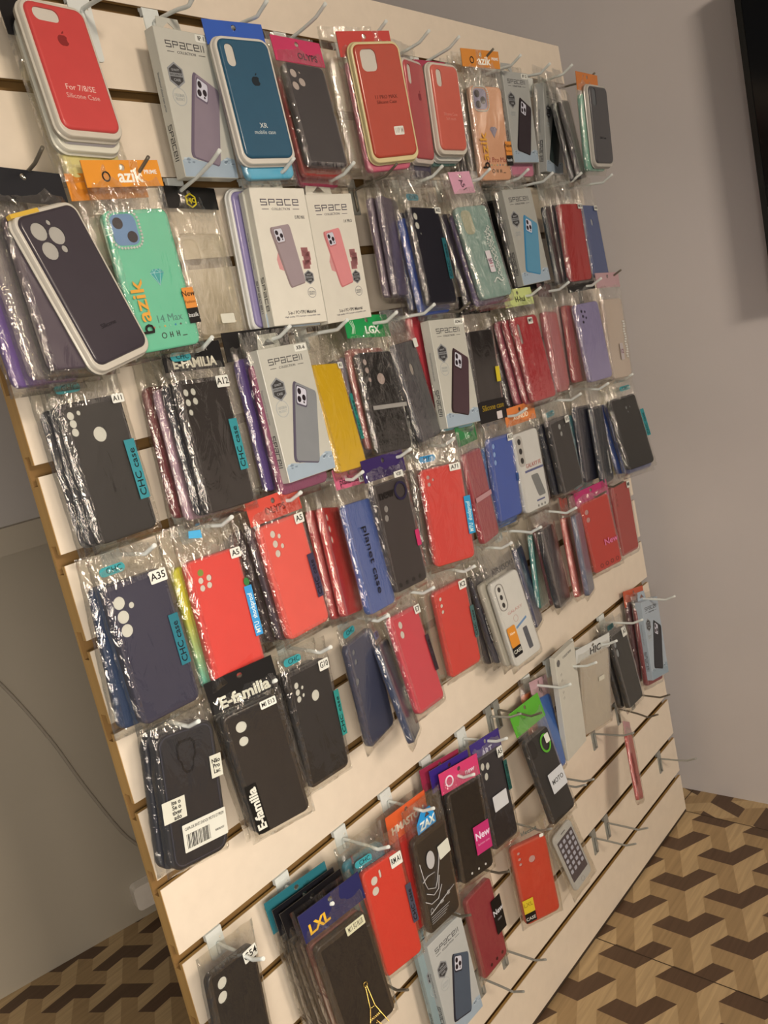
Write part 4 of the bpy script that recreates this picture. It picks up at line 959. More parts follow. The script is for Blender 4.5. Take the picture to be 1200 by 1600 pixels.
stones(o, [(w*0.36+1.5*math.sin(i*1.3), h*0.20-i*5.2) for i in range(15)], 2.6, 'efe6d8', 'pearl_string', 2.0); sticker(o, w, h, 2.5, '12', x=6, y=-28, sw=12, sh=34, bg='b5a49c', fg='7a3a52')

# ------------------------------------------------ row D
bagged('d0', 'dark navy case with three big lens holes near the left panel edge', G, '413c4c', [(12.7,20.5,7.0),(13.0,36,7.0),(12.9,51,7.0),(25.6,27,3.4)], st=dict(s='A35',sw=21,sh=14,x=26,y=70), strp=dict(s='CHC case', bg='2f7078', fg='121f2c', y=-4, ln=58, wd=12), tagc=('CHC','3f8f8e'), rough=0.45, coat=0.1, t=13)
behind('d0', [('blue case hanging askew behind the dark navy three lens case', '2c3c58', dict(dx=-14,dr=-4))], G)
o = bagged('d1', 'orange red case with a green dot and sky blue strip, fourth row', G, 'd8433a', [(26,24.6,3.8),(14.5,25,3.8),(24.5,33,3.8),(14.5,34,3.8)], st=dict(s='A5',sw=15,sh=12,x=31), strp=dict(s='MTU  shockproof', bg='3f8fc0', fg='e6e6dc', x=36, y=-6, ln=62, wd=11), coat=0.15, t=12)
w, h = P['d1'][6:8]; build('green_dot', plate_bm(ellipse(-w/2+16,h/2-16,4,4,16), 0.02, 0.3), mat('7d8a3a',0.4,'print'), o); build('leaf_mark', plate_bm(ellipse(36,30,4,5,12), 2.4, 2.7), mat('3f7a40',0.4,'print'), o)
build('blue_tag', plate_bm([(-24,h/2+26),(-6,h/2+22),(-6,h/2+32),(-22,h/2+34)], -1.5, -1.2), mat('4fa3c8',0.4,'print'), o)
def two_tone(c0, c1):
    m, nt, N, b = nodes('two_tone_silicone'); b.inputs['Roughness'].default_value = 0.4
    tc = N.new('ShaderNodeTexCoord'); sp = N.new('ShaderNodeSeparateXYZ'); mr = N.new('ShaderNodeMapRange'); cr = N.new('ShaderNodeValToRGB')
    mr.inputs['From Min'].default_value = -0.07; mr.inputs['From Max'].default_value = 0.02
    nt.links.new(tc.outputs['Object'], sp.inputs[0]); nt.links.new(sp.outputs['Y'], mr.inputs['Value']); nt.links.new(mr.outputs[0], cr.inputs[0])
    cr.color_ramp.elements[0].color = albedo(c0); cr.color_ramp.elements[1].color = albedo(c1); nt.links.new(cr.outputs[0], b.inputs['Base Color'])
    return m
behind('d1', [('yellow green case fading to teal behind the orange red green dot case', 'c4b82c', dict(dx=-10,dy=-3,cm=two_tone('5fae98','c4b82c')))], G)
bagged('d2', 'bright coral red case with five lens holes in the fourth row', G, 'e2574a', [(20.5,14,4.7),(30,19,3.2),(20.5,26.6,4.7),(31,32,3.2),(20.5,39,4.7)], st=dict(s='A5',sw=16,sh=13,x=30), strp=dict(s='CHC case', bg='4a3d52', fg='231c28', y=-10, ln=58, wd=11), coat=0.3, hd=('cf4a3a','OLYPS','7a2018',dict(hh=30,tsize=9)))
behind('d2', [('dark violet pack first behind the bright coral red case', '5a4850', dict(dx=-4)), ('brown black pack second behind the bright coral red case', '4a3a38', dict(dx=-8,film_m=FILM_W)), ('grey foil pack nearest the panel behind the bright coral red case', '6d5c5a', dict(dx=-12,film_m=FILM_W))], G)
bagged('d3', 'deep red case with three lens holes left of the blue lettered case', G, 'bf332e', [(16,14,5),(16,30,5),(16,45,5)], coat=0.6)
behind('d3', [('second red bagged case behind the deep red three lens case', 'b0403e', dict(dx=-8)), ('olive pack nearest the panel behind the deep red three lens case', '6f6440', dict(dx=-16))], G)
w, h = P['d4'][6:8]
o = bagged('d4', 'blue case with black lettering down it under a pink header', G, '4b5f9a', (), hd=('d4637c','planetcase','3a1c28',dict(hh=28,tsize=10,bold=0.01,ty=-1,wide=-10)), coat=0.6, film_m=FILM_W)
text('planet case', 13, -2, -6, 2.6, '23202e', o, rot=-90, fit=96, bold=0.01); sticker(o, w, h, -1.5, 'X3', x=26, y=h/2+30, sw=12, sh=11)
w, h = P['d5'][6:8]
o = bagged('d5', 'brownish black case with a purple ring under a purple header', G, '433735', [(20,37,5),(17,50,5)], hd=('3b2360',None,None,dict(hh=32,wide=2)), foam='8c8078', rough=0.5)
build('printed_ring', plate_bm(ellipse(18,h/2-18,14,14,28), 2.4, 2.6, [ellipse(18,h/2-18,10.5,10.5,28)]), mat('332a4a',0.4,'print'), o); text('new', 14, -14, h/2-16, 2.5, '2a211f', o, bold=0.03)
sticker(o, w, h, 1.5, 'V20', x=22, y=h/2+6, sw=20, sh=9); build('brand_strip', box_bm(w/2-9,w/2,-26,-2,2.4,2.7), mat('c22f5c',0.4,'print'), o)
for i in range(4): build('round_icon', plate_bm(ellipse(-24+i*15,-h/2+9,3.4,3.4,14), 0.02, 0.25), mat('221c1b',0.3,'print'), o)
bagged('d6', 'shiny red case with an A71 sized white tag and blue strip'.replace('an A71 sized white','a white'), G, 'cf4238', [(13,13,3.2),(13,24,3.2),(21,18,2.2)], st=dict(s='A71',sw=20,sh=11,x=24), strp=dict(s='MTU  shockproof', bg='2f8ab0', fg='d8e0dc', x=37, y=-8, ln=60, wd=12), coat=1.0, rough=0.25, foam='b08a80', tagc=('MTU','2f86b0'))
behind('d6', [('clear foil pack first behind the shiny red blue strip case', '9a8878', dict(dx=-8,cm=CLEAR,film_m=FILM_W)), ('dark bagged case nearest the panel behind the shiny red blue strip case', '5a4c48', dict(dx=-14))], G)
o = bagged('d7', 'crimson case with a clear tape across it under a green header', G, 'ac3038', (), hd=('1f8a44','LG','cfe0c0',dict(hh=32,tsize=10,wide=-6)), coat=0.7, film_m=FILM_W)
build('clear_tape', box_bm(-36, 36, -6, 2, 2.4, 2.6), mat('c28a88',0.25,'tape',False,0.5), o)
bagged('d8', 'bright blue case with three lens holes in the middle of fourth row', G, '3c55a0', [(13,14,4.8),(13,28,4.8),(13,42,4.8)], st=dict(s='A53',sw=17,sh=12,x=26), strp=dict(s='CHC', bg='2f5a9a', fg='1c2444', y=-6, ln=14, wd=7), foam='8ea3c4')
behind('d8', [('azure blue case with a frill below the bright blue three lens case', '2f69b5', dict(dx=3,dy=-14))], G)
w, h = P['d9'][6:8]
o = bagged('d9', 'white printed case under an orange header in the fourth row', G, 'cfc4b9', (), hd=('d9793a','XUNDD','f0d9b8',dict(hh=32,tsize=9)))
cp = build('camera_plate', plate_bm(rrect(19,56,8,5,-w/2+14,h/2-32), 0.02, 0.6), mat('b5a99e',0.3,'print'), o)
for k in range(3): build('lens', plate_bm(ellipse(-w/2+14,h/2-15-k*17,4.5,5.5,14), 0.6, 1.0), mat('2d2726',0.2,'glass'), cp)
text('GALAXY FE', 8, 8, 10, 0.3, 'b0564c', o, fit=46); build('printed_band', box_bm(-20,36,-1,3,0.02,0.3), mat('5d5e82',0.4,'print'), o)
quadprint(o, [(-6,-8),(16,-8),(30,-50),(8,-50)], [(rrect(1,1,0.12,4,0.5,0.5), 0.3, '7b7672')], 'printed_picture'); build('printed_rule', box_bm(0,24,-58,-55,0.02,0.3), mat('5d5e82',0.4,'print'), o)
for k in range(3): build('round_icon', plate_bm(ellipse(2+k*10,-66,2.4,2.4,10), 0.02, 0.25), mat('7d7874',0.4,'print'), o)
bagged('d10', 'charcoal case with two stacked holes under a clear bag top', G, '393332', [(37,15,5.6),(38,29,4.8),(54,17,1.8)], st=dict(s='V5',sw=14,sh=13,x=26), tagc=('CHC','2f7f84'), foam='a09890', rough=0.5)
behind('d10', [('blue black case first behind the charcoal two hole case', '2f3040', dict(dx=-6)), ('dark red black case nearest the panel behind the charcoal case', '453034', dict(dx=-10,dy=-3))], G)
bagged('d11', 'midnight blue case right of the charcoal two hole case', G, '1d2238', ())
behind('d11', [('pale teal case with lettering behind the midnight blue case', '5f8c90', dict(dx=-12,dy=-14,strp=('CHC case','5f98a0','1d3a3e','l')))], G)
o = bagged('d12', 'dark slate case edge with white lettering left of the last black case', G, '3a3d44', ()); text('E-FAMILIA', 9, 14, -38, 2.7, 'bdb4a8', o, rot=90, bold=0.03, fit=48)
bagged('d15', 'matte black case with a teal strip, last pack in the fourth row', G, '2f2d2b', [(42,25,3.4),(44,34,2.2),(52,25,2)], strp=dict(s='CHC case', bg='2f8080', fg='163032', x=40, y=10, ln=58, wd=10), tagc=('CHC','2f8584',16), foam='6d6a66', rough=0.5)
behind('d15', [('blue case jutting out below the last black case', '41599a', dict(dx=2,dy=-9)), ('second blue bagged case behind the last black case', '3f5590', dict(dx=-6,dy=-4)), ('yellow case nearest the panel behind the last black case', 'b9a63c', dict(dx=-12,dy=-4))], G)

# ------------------------------------------------ row E
w, h = P['e0'][6:8]
o = bagged('e0', 'thick clear black case with a barcode label and printed tape', G, '3a3638', (), coat=0.5, rough=0.3, t=14, r=15, bottom=5, side=4)
cb = [(-12,16),(-8,20),(8,20),(13,15),(13,0),(9,-5),(8,-13),(4,-18),(-3,-18),(-7,-13),(-8,-5),(-12,0)]
build('camera_bump', plate_bm([(x-2, h/2-34+y) for x, y in cb], 0.0, 1.0, [[(x*0.84-2, h/2-34+y*0.86) for x, y in cb]]), mat('2c2829',0.25,'silicone',False,0.5), o)
build('raised_rim', plate_bm(rrect(w-8,h-8,12,6), 0.0, 0.8, [rrect(w-11,h-11,11,6)]), mat('454148',0.25,'silicone',False,0.5), o)
lb = build('barcode_label', plate_bm(rrect(60,31,1,2,8,-h/2+33), 2.4, 2.7), mat('d3c8b5',0.55,'paper'), o)
text('CAPA DX ANTI SHOCK MOTO E7 PREM', 3.6, 8, -h/2+43, 2.85, '453f3a', lb, fit=54)
bm = bmesh.new(); rr = random.Random(3); x = -18
while x < 14: 
    ww = rr.choice((0.5,0.8,1.2)); box_bm(x, x+ww, -h/2+21, -h/2+37, 2.7, 2.8, bm); x += ww+rr.choice((0.5,0.8,1.1))
build('barcode', bm, mat('2b2724',0.5,'print'), lb); text('7898594210257', 2.4, 27, -h/2+27, 2.85, '453f3a', lb, fit=13)
t1 = build('printed_tape', box_bm(-w/2-4, -w/2+26, -20, 4, 2.3, 2.6), mat('cfc4ae',0.4,'tape'), o)
for k, s in enumerate(('ite o', 'Se o', 'tiver', 'ado')): text(s, 4.8, -w/2+14, 0-k*5.6, 2.75, '2d2824', t1, bold=0.03)
t2 = build('printed_tape', box_bm(w/2-13, w/2+3, 8, 34, 2.3, 2.6), mat('cfc4ae',0.4,'tape'), o)
for k, s in enumerate(('Não', 'Pro', 'Lac')): text(s, 5, w/2-5, 27-k*6, 2.75, '2d2824', t2, bold=0.03)
behind('e0', [('second thick black case behind the barcode label case', '33333c', dict(dx=-4,dy=1,t=11,r=15,coat=0.5,side=4,bottom=5))], G)
o = bagged('e1', 'black two lens case with vertical white lettering under a black header', G, '3b3432', htop=47, holes=[(20,20,7),(18,38,6)], st=dict(s='MI E13',sw=21,sh=10,x=22), hd=('242120','E-familia','d9cdb6',dict(hh=40,tsize=14,bold=0.05,ty=-6)), rough=0.35, coat=0.4)
w, h = P['e1'][6:8]; s = build('brand_strip', box_bm(-w/2+1,-w/2+16,-h/2+4,-h/2+68,2.4,2.7), mat('1d1a19',0.4,'print'), o); text('E-familia', 11, -w/2+9, -h/2+36, 2.9, 'd8ccb8', s, rot=90, bold=0.05, fit=56)
behind('e1', [('second black case behind the vertical white lettering case', '36302f', dict(dx=-7))], G)
bagged('e2', 'black case with six holes and a green strip in the fifth row', G, '3a3432', [(14,17.5,4.2),(14,26.5,4.2),(14,35.5,4.2),(23,23,2.6),(22.5,33,2.6),(42,41,7.2)], st=dict(s='G10',sw=18,sh=14,x=27), strp=dict(s='CHC case', bg='2f8478', fg='173430', x=38, y=-2, ln=62, wd=9), tagc=('CHC','3a9090'), rough=0.45)
behind('e2', [('black case in a foil edged bag behind the six hole case', '353033', dict(dx=-7))], G)
bagged('e3', 'navy grey case in a wrinkled bag left of the edge on navy case', G, '46465a', [(15,14,4),(15,28,4),(8,54,5)], coat=0.6, tagc=('CHC','2f8a8c'), foam='7a7470')
bagged('e4', 'navy case turned edge on with its glossy side toward the camera', G, '39425e', (), coat=0.8, tagc=('CHC','2f5a9a'))
bagged('e5', 'pinkish red case with two lens holes and a black strip, fifth row', G, 'cc4048', [(21,17,5.6),(19,31,5.6)], st=dict(s='E7',sw=15,sh=13), strp=dict(s='CHC case', bg='4a343a', fg='2a1c20', x=35, y=-2, ln=56, wd=9))
behind('e5', [('rosy clear case behind the pinkish red two lens case', 'b07068', dict(dx=14,cm=CLEAR))], G)
bagged('e6', 'vermilion case with three tiny lens holes in the fifth row', G, 'cd3f35', [(12,14,3.2),(12,25,3.2),(12,35,3.2)], st=dict(s='K2',sw=17,sh=14,x=26), strp=dict(s='CHC case', bg='4d6660', fg='1d2e2c', x=36, y=-2, ln=54, wd=9))
behind('e6', [('light pink clear case behind the vermilion tiny lens case', 'c08a7c', dict(dx=-12,cm=CLEAR))], G)
w, h = P['e7'][6:8]
o = bagged('e7', 'white case with an orange sticker and phone picture, fifth row', G, 'd3c7ba', (), film_m=FILM_W, hd=None)
text('AIRMSON', 10, 4, h/2+14, 0, '5a524c', o, bold=0.02)
build('camera_frame', plate_bm(rrect(22,48,10,5,-w/2+17,h/2-30), 0.02, 0.5, [rrect(19,45,9,5,-w/2+17,h/2-30)]), mat('8a8078',0.4,'print'), o)
for k in range(3): build('lens', plate_bm(ellipse(-w/2+17,h/2-16-k*14,3.6,4.6,12), 0.02, 0.5), mat('2d2726',0.2,'glass'), o)
build('printed_ring', plate_bm(ellipse(-2,0,6,6,20), 0.02, 0.2, [ellipse(-2,0,5.4,5.4,20)]), mat('c08a80',0.4,'print'), o); text('GALAXY', 5, 2, 14, 0.2, 'c48a80', o, fit=40)
quadprint(o, [(-8,-14),(24,-6),(24,-10),(-8,-18)], [([(0,0),(1,0),(1,1),(0,1)], 0.2, '5f86ad')], 'printed_band'); quadprint(o, [(6,-22),(18,-22),(20,-62),(8,-62)], [(rrect(1,1,0.1,3,0.5,0.5), 0.2, '55545a')], 'printed_picture')
s = build('brand_strip', plate_bm(rrect(22,36,3,3,-w/2+14,-24), 2.4, 2.7), mat('d8862c',0.4,'print'), o); text('New', 5, -w/2+14, -18, 2.8, 'f0dcc0', s)
s2 = build('brand_strip', plate_bm(rrect(22,17,2,3,-w/2+14,-50), 2.4, 2.7), mat('26211f',0.4,'print'), o); text('CASE', 6.5, -w/2+14, -50, 2.8, 'd8ccb8', s2, bold=0.02)
behind('e7', [('white frosted case right behind the white orange sticker case', 'b9aa98', dict(dx=-8,dy=4)), ('dark bag with white vertical letters behind the white orange sticker case', '4a4450', dict(dx=-16,dy=12,film_m=FILM_W,strp=('CITEN','3d3742','c4b8a8','l'))), ('brown black case nearest the panel behind the white orange sticker case', '463c3c', dict(dx=-22,dy=14))], G)
bagged('e8', 'thin navy case edge right of the white orange sticker case', G, '353a5c', ())
bagged('e9', 'sea green case edge between the navy edge and the dark brown case', G, '1f7a70', (), coat=0.7, film_m=FILM_W)
bagged('e10', 'glossy dark brown case with two round holes in the fifth row', G, '322725', [(20,18,4.2),(15,58,6)], coat=0.8, foam='6d645c')
behind('e10', [('red tinted case edge behind the glossy dark brown case', '7a3a36', dict(dx=16,dy=4))], G)
bagged('e11', 'coral case seen edge on under a red header in the fifth row', G, 'c2584c', (), hd=('b83a2c',None,None,dict(hh=34,wide=-20)), coat=0.5)
bagged('e12', 'bluish grey case seen edge on left of the red badge case', G, '6a6a7c', (), film_m=FILM_W)
w, h = P['e13'][6:8]
o = bagged('e13', 'orange red case with a pink lettered badge near the right panel edge', G, 'b93c32', [(14,20,5.4),(14,36,5.4)], hd=('b0305e',None,None,dict(hh=32,wide=-4)), foam='b08078')
text('New', 13, 18, -20, 2.6, 'd06a88', o, bold=0.03)
for k in range(4): build('round_icon', plate_bm(ellipse(-16+k*14,-h/2+11,4.2,4.2,14), 0.02, 0.25, [ellipse(-16+k*14,-h/2+11,3.0,3.0,14)]), mat('5a221c',0.4,'print'), o)
bagged('e14', 'red case with two small holes, last pack in the fifth row', G, 'a8362f', [(14,18,3.2),(14,30,3.2),(14,40,3.2)], st=dict(s='M8',sw=12,sh=14,x=30), foam='96564c')

# ------------------------------------------------ row F
bagged('f0', 'black two lens case alone at the lower left, cut by the frame', G, '353130', [(19,18,7),(16,34,7)], st=dict(s='G54',sw=21,sh=15,x=26,rot=6), rough=0.45, hd=None)
w, h = P['f1'][6:8]
o = bagged('f1', 'black case with a golden tower charm under a navy header', G, '38302d', (), hd=('2d2d5e','LXL','e2a92c',dict(hh=40,tsize=14,bold=0.05,tx=-24,ty=-2,tilt=3,shear=0.1)), rough=0.4)
sticker(o, w, h, 2.5, 'M11 5G PLUS', x=20, y=h/2-6, sw=30, sh=13, bg='cdc09c', fg='6a5f4a')
bm = bmesh.new(); ch = lambda a, b, t: (a[0]+(b[0]-a[0])*t, a[1]+(b[1]-a[1])*t)
def beads(a, b, n, r=0.9):
    for i in range(n):
        x, y = ch(a, b, i/max(1, n-1)); bmesh.ops.create_icosphere(bm, subdivisions=1, radius=r, matrix=Matrix.Translation((x, y, 3.6)))
cx, ty = 8, -8
beads((cx-1.2,ty-6),(cx-4,ty-38),14); beads((cx+1.2,ty-6),(cx+4,ty-38),14); beads((cx-4,ty-38),(cx-16,ty-74),18); beads((cx+4,ty-38),(cx+16,ty-74),18)
for yy, hw in ((-38,4),(-52,8),(-54,9)): beads((cx-hw,ty+yy),(cx+hw,ty+yy),max(4,int(hw*0.9)))
beads((cx-7,ty-74),(cx,ty-60),7); beads((cx,ty-60),(cx+7,ty-74),7)
rg = [(cx+3*math.cos(k*math.pi/6), ty-2+3.4*math.sin(k*math.pi/6), 3.2) for k in range(13)]; tube_bm(rg, 0.8, 6, bm)
build('tower_charm', bm, mat('b8944c',0.25,'gold',False,0,0.8), o)
behind('f1', [('rose brown case first behind the golden tower charm case', '8f4a48', dict(dx=-4)), ('dark brown case with black header behind the golden tower charm case', '4a3c36', dict(dx=-9,dy=3,hd=('1d1b1f',None,None,dict(hh=38)))), ('black case with white edged header behind the golden tower charm case', '38332f', dict(dx=-14,dy=4,hd=('232126',None,None,dict(hh=38)))),
  ('grey black case under a teal header nearest the panel', '3f3b38', dict(dx=-19,dy=8,hd=('2c6a70',None,None,dict(hh=46,dy=6))))], G)
bagged('f2', 'vermilion case with two lens holes and a grey strip, lower group', G, 'cf3a2c', [(18.5,19.5,6.2),(17,34,6.2),('p',30,15,4,12,2)], st=dict(s='RM A1',sw=21,sh=18,x=24), strp=dict(s='CHC case', bg='4d4a55', fg='1d1a22', x=34, y=-2, ln=58, wd=10), tagc=('CHC','3f9498',-26), coat=0.15)
behind('f2', [('blue teal case showing above left of the lower vermilion case', '3f7f8c', dict(dx=-16,dy=18,strp=('CHC case','3f7f8c','1d3a40','r')))], G)
w, h = P['f3'][6:8]
o = bagged('f3', 'black pack with white line artwork and a small blue tag', G, '2d2625', (), coat=0.5, film_m=FILM_W)
tg = build('brand_tag', plate_bm([(-22,h/2+4),(20,h/2+4),(20,h/2+18),(12,h/2+34),(-8,h/2+34),(-22,h/2+18)], -1.2, -0.8, [[(-3,h/2+22),(9,h/2+22),(3,h/2+30)]]), mat('2a8cc4',0.4,'card'), o); text('ZAX', 12, 0, h/2+12, -0.6, 'e8e8e0', tg, bold=0.05, shear=0.15)
lines = [[(-34,40),(-30,8),(-26,-4),(-10,-12),(-4,-4),(6,20),(12,40)], [(-34,10),(-22,14),(-6,12)], [(-30,-10),(-16,-20),(-4,-16),(2,2)], [(-36,-20),(-24,-30),(-8,-30),(4,-14)], [(-30,-44),(30,-30)]]
bm = bmesh.new()
for L in lines: tube_bm([(x, y, 2.5) for x, y in L], 0.7, 4, bm)
plate_bm(ellipse(-10,34,9,14,16), 2.4, 2.6, (), bm); build('line_artwork', bm, mat('b9aea6',0.4,'print'), o)
sticker(o, w, h, 2.7, None, x=22, y=34, sw=26, sh=22, bg='d8ceb8', rot=4); bm = bmesh.new()
for k in range(4): box_bm(-30, 14-k*4, -50-k*3.4, -49-k*3.4, 2.4, 2.6, bm)
plate_bm(ellipse(-26,-40,3.4,4.4,12), 2.4, 2.6, [ellipse(-26,-40,2.4,3.2,12)], bm); box_bm(-6,2,-41,-36,2.4,2.6,bm); box_bm(12,18,-37,-31,2.4,2.6,bm); build('small_print', bm, mat('9a9088',0.4,'print'), o)
behind('f3', [('large red bagged case under an orange lettered header, lower group', 'b82c26', dict(dx=-22,dy=10,hd=('d95a2c','HMASTON','ecd8c0',dict(hh=42,tsize=11,bold=0.05)))), ('red foil pack nearest the panel behind the line artwork pack', 'a53a30', dict(dx=-30,dy=6))], G)
w, h = P['f4'][6:8]
o = bagged('f4', 'black case with a magenta lettered label under a pink header', G, '2b2423', (), hd=('d03a66','new','e8cdd4',dict(hh=34,tsize=9,tx=22,ty=2)))
hc = [c for c in o.children if c.name.startswith('header_card')][0]; yt = max(v.co.y for v in hc.data.vertices)/MM
build('printed_ring', plate_bm(ellipse(-24,yt-18,9,9,22), -2.6, -2.3, [ellipse(-24,yt-18,6.5,6.5,22)]), mat('e6ccd0',0.4,'print'), hc)
lb = build('magenta_label', box_bm(2,w/2+1,-42,4,2.4,2.7), mat('bf2f66',0.4,'print'), o); text('New', 12, 20, -14, 2.9, 'e6c8d0', lb, bold=0.03); text('fashion case', 4, 20, -27, 2.9, 'd98aa4', lb)
for k in range(3): build('round_icon', plate_bm(ellipse(-14+k*16,-h/2+10,2,2,10), 0.02, 0.25), mat('cfc4ba',0.4,'print'), o)
behind('f4', [('black case under a purple ringed header behind the magenta label case', '332b30', dict(dx=-6,hd=('40287a',None,None,dict(hh=36,dy=6)))), ('dark case under a crimson header nearest the panel, lower group', '3a2c2e', dict(dx=-14,hd=('9a2c44',None,None,dict(hh=36,dy=8))))], G)
bagged('f5', 'blue black case with three lens holes and a handwritten white label', G, '2b2730', [(13,16,6),(27,20,6),(18,34,6)], st=dict(s='A5',sw=16,sh=17,x=27), strp=dict(s='CHC case', bg='1f5a50', fg='12302c', x=36, y=24, ln=50, wd=10), hd=('3c2678','ART','d6cbe0',dict(hh=40,tsize=12,bold=0.03)))
o = [x for x in COL.objects if x.get('label','').startswith('blue black case with three')][0]; sticker(o, P['f5'][6], P['f5'][7], 2.5, None, x=2, y=-6, sw=42, sh=25, name='handwritten_label', bg='cfc6c0')
w, h = P['f6'][6:8]
o = bagged('f6', 'black case with a lime ring and white label under a green header', G, '332f2d', (), hd=('5aa52c',None,None,dict(hh=44,wide=4)), rough=0.45)
build('printed_ring', plate_bm(ellipse(14,h/2-24,15,17,28), 2.4, 2.6, [ellipse(14,h/2-24,11,13,28)]), mat('5aa52c',0.4,'print'), o); sticker(o, w, h, 2.7, None, x=22, y=h/2-18, sw=13, sh=16)
build('camera_panel', plate_bm(rrect(22,30,7,5,-w/2+14,h/2-20), 0.02, 0.8), mat('1f1b1b',0.2,'glass'), o)
lb = sticker(o, w, h, 2.5, 'MOTO', x=12, y=-14, sw=46, sh=36, bg='cbc3bd', fg='5a5552', name='handwritten_label')
bagged('f7', 'cornflower blue case between the green header pack and the white card', G, '4068a8', (), hd=('c99a9a',"A'5",'4a3a44',dict(hh=36,tsize=9,tilt=-20)))
behind('f7', [('orange pack edge behind the cornflower blue case', 'c0602c', dict(dx=-18,dy=14))], G)
w, h = P['f8'][6:8]
o = tag(empty('flat_white_carton', P['f8']), 'tall plain white carton card hanging behind the olive clear pack', 'box', GB)
bm = box_bm(-w/2, w/2, -h/2, h/2+6, -12, 0); bmesh.ops.bevel(bm, geom=bm.edges[:], offset=0.8, segments=1, affect='EDGES'); c = build('carton', bm, mat('c9bca8',0.4,'carton'), o)
for k in range(5): text('I I', 5, -w/2+16, h/2-34-k*12, 0.2, '8d8378', c, rot=8)
build('printed_badge', plate_bm([(-30+x, h/2-8+y) for x, y in ((0,7),(6,3),(6,-4),(0,-8),(-6,-4),(-6,3))], 0.02, 0.3), mat('6a625c',0.4,'print'), c); text('COLLECTION', 5, 6, h/2-6, 0.2, '6a625c', c, rot=0, fit=34)
w, h = P['f9'][6:8]
bagged('f9', 'smoky olive transparent case under a white lettered header', G, 'a8997c', (), cm=clear_tint('smoky_plastic',(0.66,0.60,0.48),0.45), hd=('cfc6ba','HJC','2d2826',dict(hh=30,tsize=14,bold=0.04,tx=6)), st=dict(s=None,x=14,y=26,sw=16,sh=10,bg='cbbda6'))
bagged('f10', 'dark green black case with two oval holes near the right edge', G, '33332f', [('p',15,22,13,17,6.5),('p',16,42,13,17,6.5)], st=dict(s='A3',sw=22,sh=20,x=25), foam='8d8a86', tagc=('CHC','2f5a58'), rough=0.5)
behind('f10', [('black foil pack behind the dark green black case', '2a2828', dict(dx=-8,dy=4,film_m=FILM_W))], G)
carton('f11', 'pale blue grey carton with a black phone picture by the right wall', GB, '35353a', '2a2a2e', body='a5a8aa', t=16, bottom='8f989c')
behind('f11', [('dark red case jutting out below the pale blue grey carton', '8a2c30', dict(dx=-2,dy=-13)), ('maroon foil pack under an orange header by the right wall', '5c2428', dict(dx=-14,dy=2,film_m=FILM_W,hd=('c4502c',None,None,dict(hh=36))))], G)

# ------------------------------------------------ row G (lowest)
o = bagged('g1', 'thin red pack seen edge on hanging alone at the lower right', G, 'b83c34', (), t=7, hd=('b87a7c',None,None,dict(hh=26)), strp=('A31 case','a03028','5a1c1c','l'))
w, h = P['g2'][6:8]
o = bagged('g2', 'bright orange red case with a yellow and black sticker', G, 'c23a24', [(14,14,3),(14,25,3),(14,35,3),(37,34,6.6)], st=dict(s=None,x=26,y=78,sw=8,sh=6), foam='b98a80')
s = build('brand_strip', box_bm(-w/2+1,-w/2+22,-h/2+24,-h/2+50,2.4,2.7), mat('cfae2a',0.4,'print'), o); text('LXL', 8, -w/2+11, -h/2+40, 2.9, '9a7a18', s)
s2 = build('brand_strip', box_bm(-w/2+1,-w/2+22,-h/2+6,-h/2+24,2.4,2.7), mat('26201c',0.4,'print'), o); text('CASE', 6, -w/2+11, -h/2+13, 2.9, 'c4b8a8', s2, bold=0.02)
text('lifecase', 8, 6, h/2+18, -1, '3d5a58', o, rot=4)
w, h = P['g3'][6:8]
o = bagged('g3', 'clear bag with a card showing a white phone with app icons', G, 'b9b0a6', (), t=5, film_m=FILM_W, side=12, bottom=14, r=10)
build('screen_print', plate_bm(rrect(w-12,h-34,1.5,2,0,2), 0.02, 0.3), mat('54484e',0.3,'print'), o)
bm = bmesh.new()
for i in range(4):
    for j in range(6): plate_bm(rrect(7.5,7.5,1.8,3,-w/2+13+i*(w-26)/3,h/2-24-j*(h-48)/6.2), 0.3, 0.45, (), bm)
build('app_icons', bm, mat('b5aeb4',0.3,'print'), o); build('home_button', plate_bm(ellipse(0,-h/2+8,5,5,16), 0.02, 0.3, [ellipse(0,-h/2+8,4.2,4.2,16)]), mat('9a918a',0.3,'print'), o); build('earpiece', plate_bm(rrect(14,2,0.9,3,0,h/2-8), 0.02, 0.3), mat('6d645e',0.3,'print'), o)
w, h = P['g4'][6:8]
o = bagged('g4', 'crimson case with a black lettered label near the panel foot', G, '98303a', (), coat=0.5)
lb = build('black_label', box_bm(w/2-16,w/2+10,-26,36,2.4,2.7), mat('221d1d',0.4,'print'), o); text('New', 10, w/2-3, 12, 2.9, 'cfc4c0', lb, bold=0.03); text('case', 5, w/2-3, -2, 2.9, '8d8480', lb)
for k in range(3): build('round_icon', plate_bm(ellipse(-10+k*16,-h/2+12,3,3,12), 0.02, 0.25), mat('5a1c20',0.4,'print'), o)
carton('g5', 'silver carton with a navy phone picture at the bottom edge', GB, '525964', '383640', t=17, body='b5aea4')
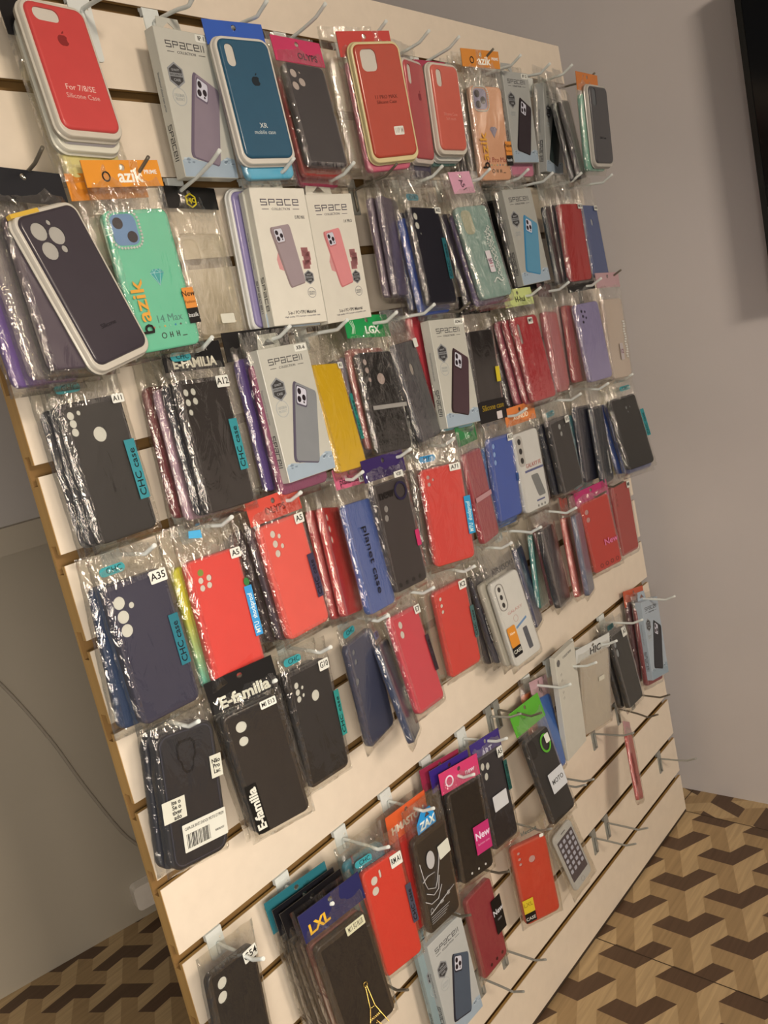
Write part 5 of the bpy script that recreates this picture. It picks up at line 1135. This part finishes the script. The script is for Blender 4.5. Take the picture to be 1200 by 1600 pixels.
behind('g5', [('second silver carton behind the navy phone picture carton', '5f6a6c', dict(kind='box', dx=-12, dy=-6, body='8a9490'))], GB)

# ------------------------------------------------ hooks on the rail
for k, (u, sv, dt, rise, kind, lab) in HOOKS.items():
    hook(u, sv, dt, rise, kind, lab, (30, 64) if k == 'hA0' else None)

# ------------------------------------------------------------------ light and camera
def area(name, u, v, d, target, sx, sy, watts, col, spread=180):
    l = D.lights.new(name, 'AREA'); l.shape = 'RECTANGLE'; l.size = sx; l.size_y = sy; l.energy = watts; l.color = col
    o = D.objects.new(name, l); COL.objects.link(o); o.location = W(u, v, d)
    l.spread = math.radians(spread)
    o.rotation_euler = (W(*target)-W(u, v, d)).to_track_quat('-Z', 'Y').to_euler()
    return o
area('shop_lamp', -490, 1190, 3600, (700, -500, 0), 0.75, 0.75, 146, (1.0, 0.82, 0.64))
area('counter_lamp', -620, -250, 1150, (100, -700, 0), 0.45, 0.4, 6.3, (1.0, 0.86, 0.71), 104)
wd = D.worlds.new('shop'); SC.world = wd; wd.use_nodes = True
wd.node_tree.nodes['Background'].inputs[0].default_value = (0.66, 0.62, 0.60, 1)
wd.node_tree.nodes['Background'].inputs[1].default_value = 0.20
SC.view_settings.view_transform = 'Standard'; SC.view_settings.look = 'None'
SC.view_settings.gamma = 1.0; SC.view_settings.exposure = 0.0; SC.view_settings.use_curve_mapping = False
SC.cycles.transparent_max_bounces = 40; SC.cycles.max_bounces = 8
cd = D.cameras.new('camera'); co = D.objects.new('camera', cd); COL.objects.link(co)
cd.sensor_fit = 'VERTICAL'; cd.sensor_height = 36.0; cd.lens = 1337.545/1600*36.0; cd.clip_start = 0.02
rx, dn, fw = Vector((0.6310524003430649, -0.7457330442322767, -0.21367052852772503)), Vector((-0.2754899833829446, 0.04204871131370572, -0.9603838685299337)), Vector((0.7251745562807075, 0.6649166358401011, -0.17890704375781602))
M = Matrix((rx, -dn, -fw)).transposed().to_4x4(); M.translation = W(-438.965, -150.847, 881.073)
co.matrix_world = M
SC.camera = co
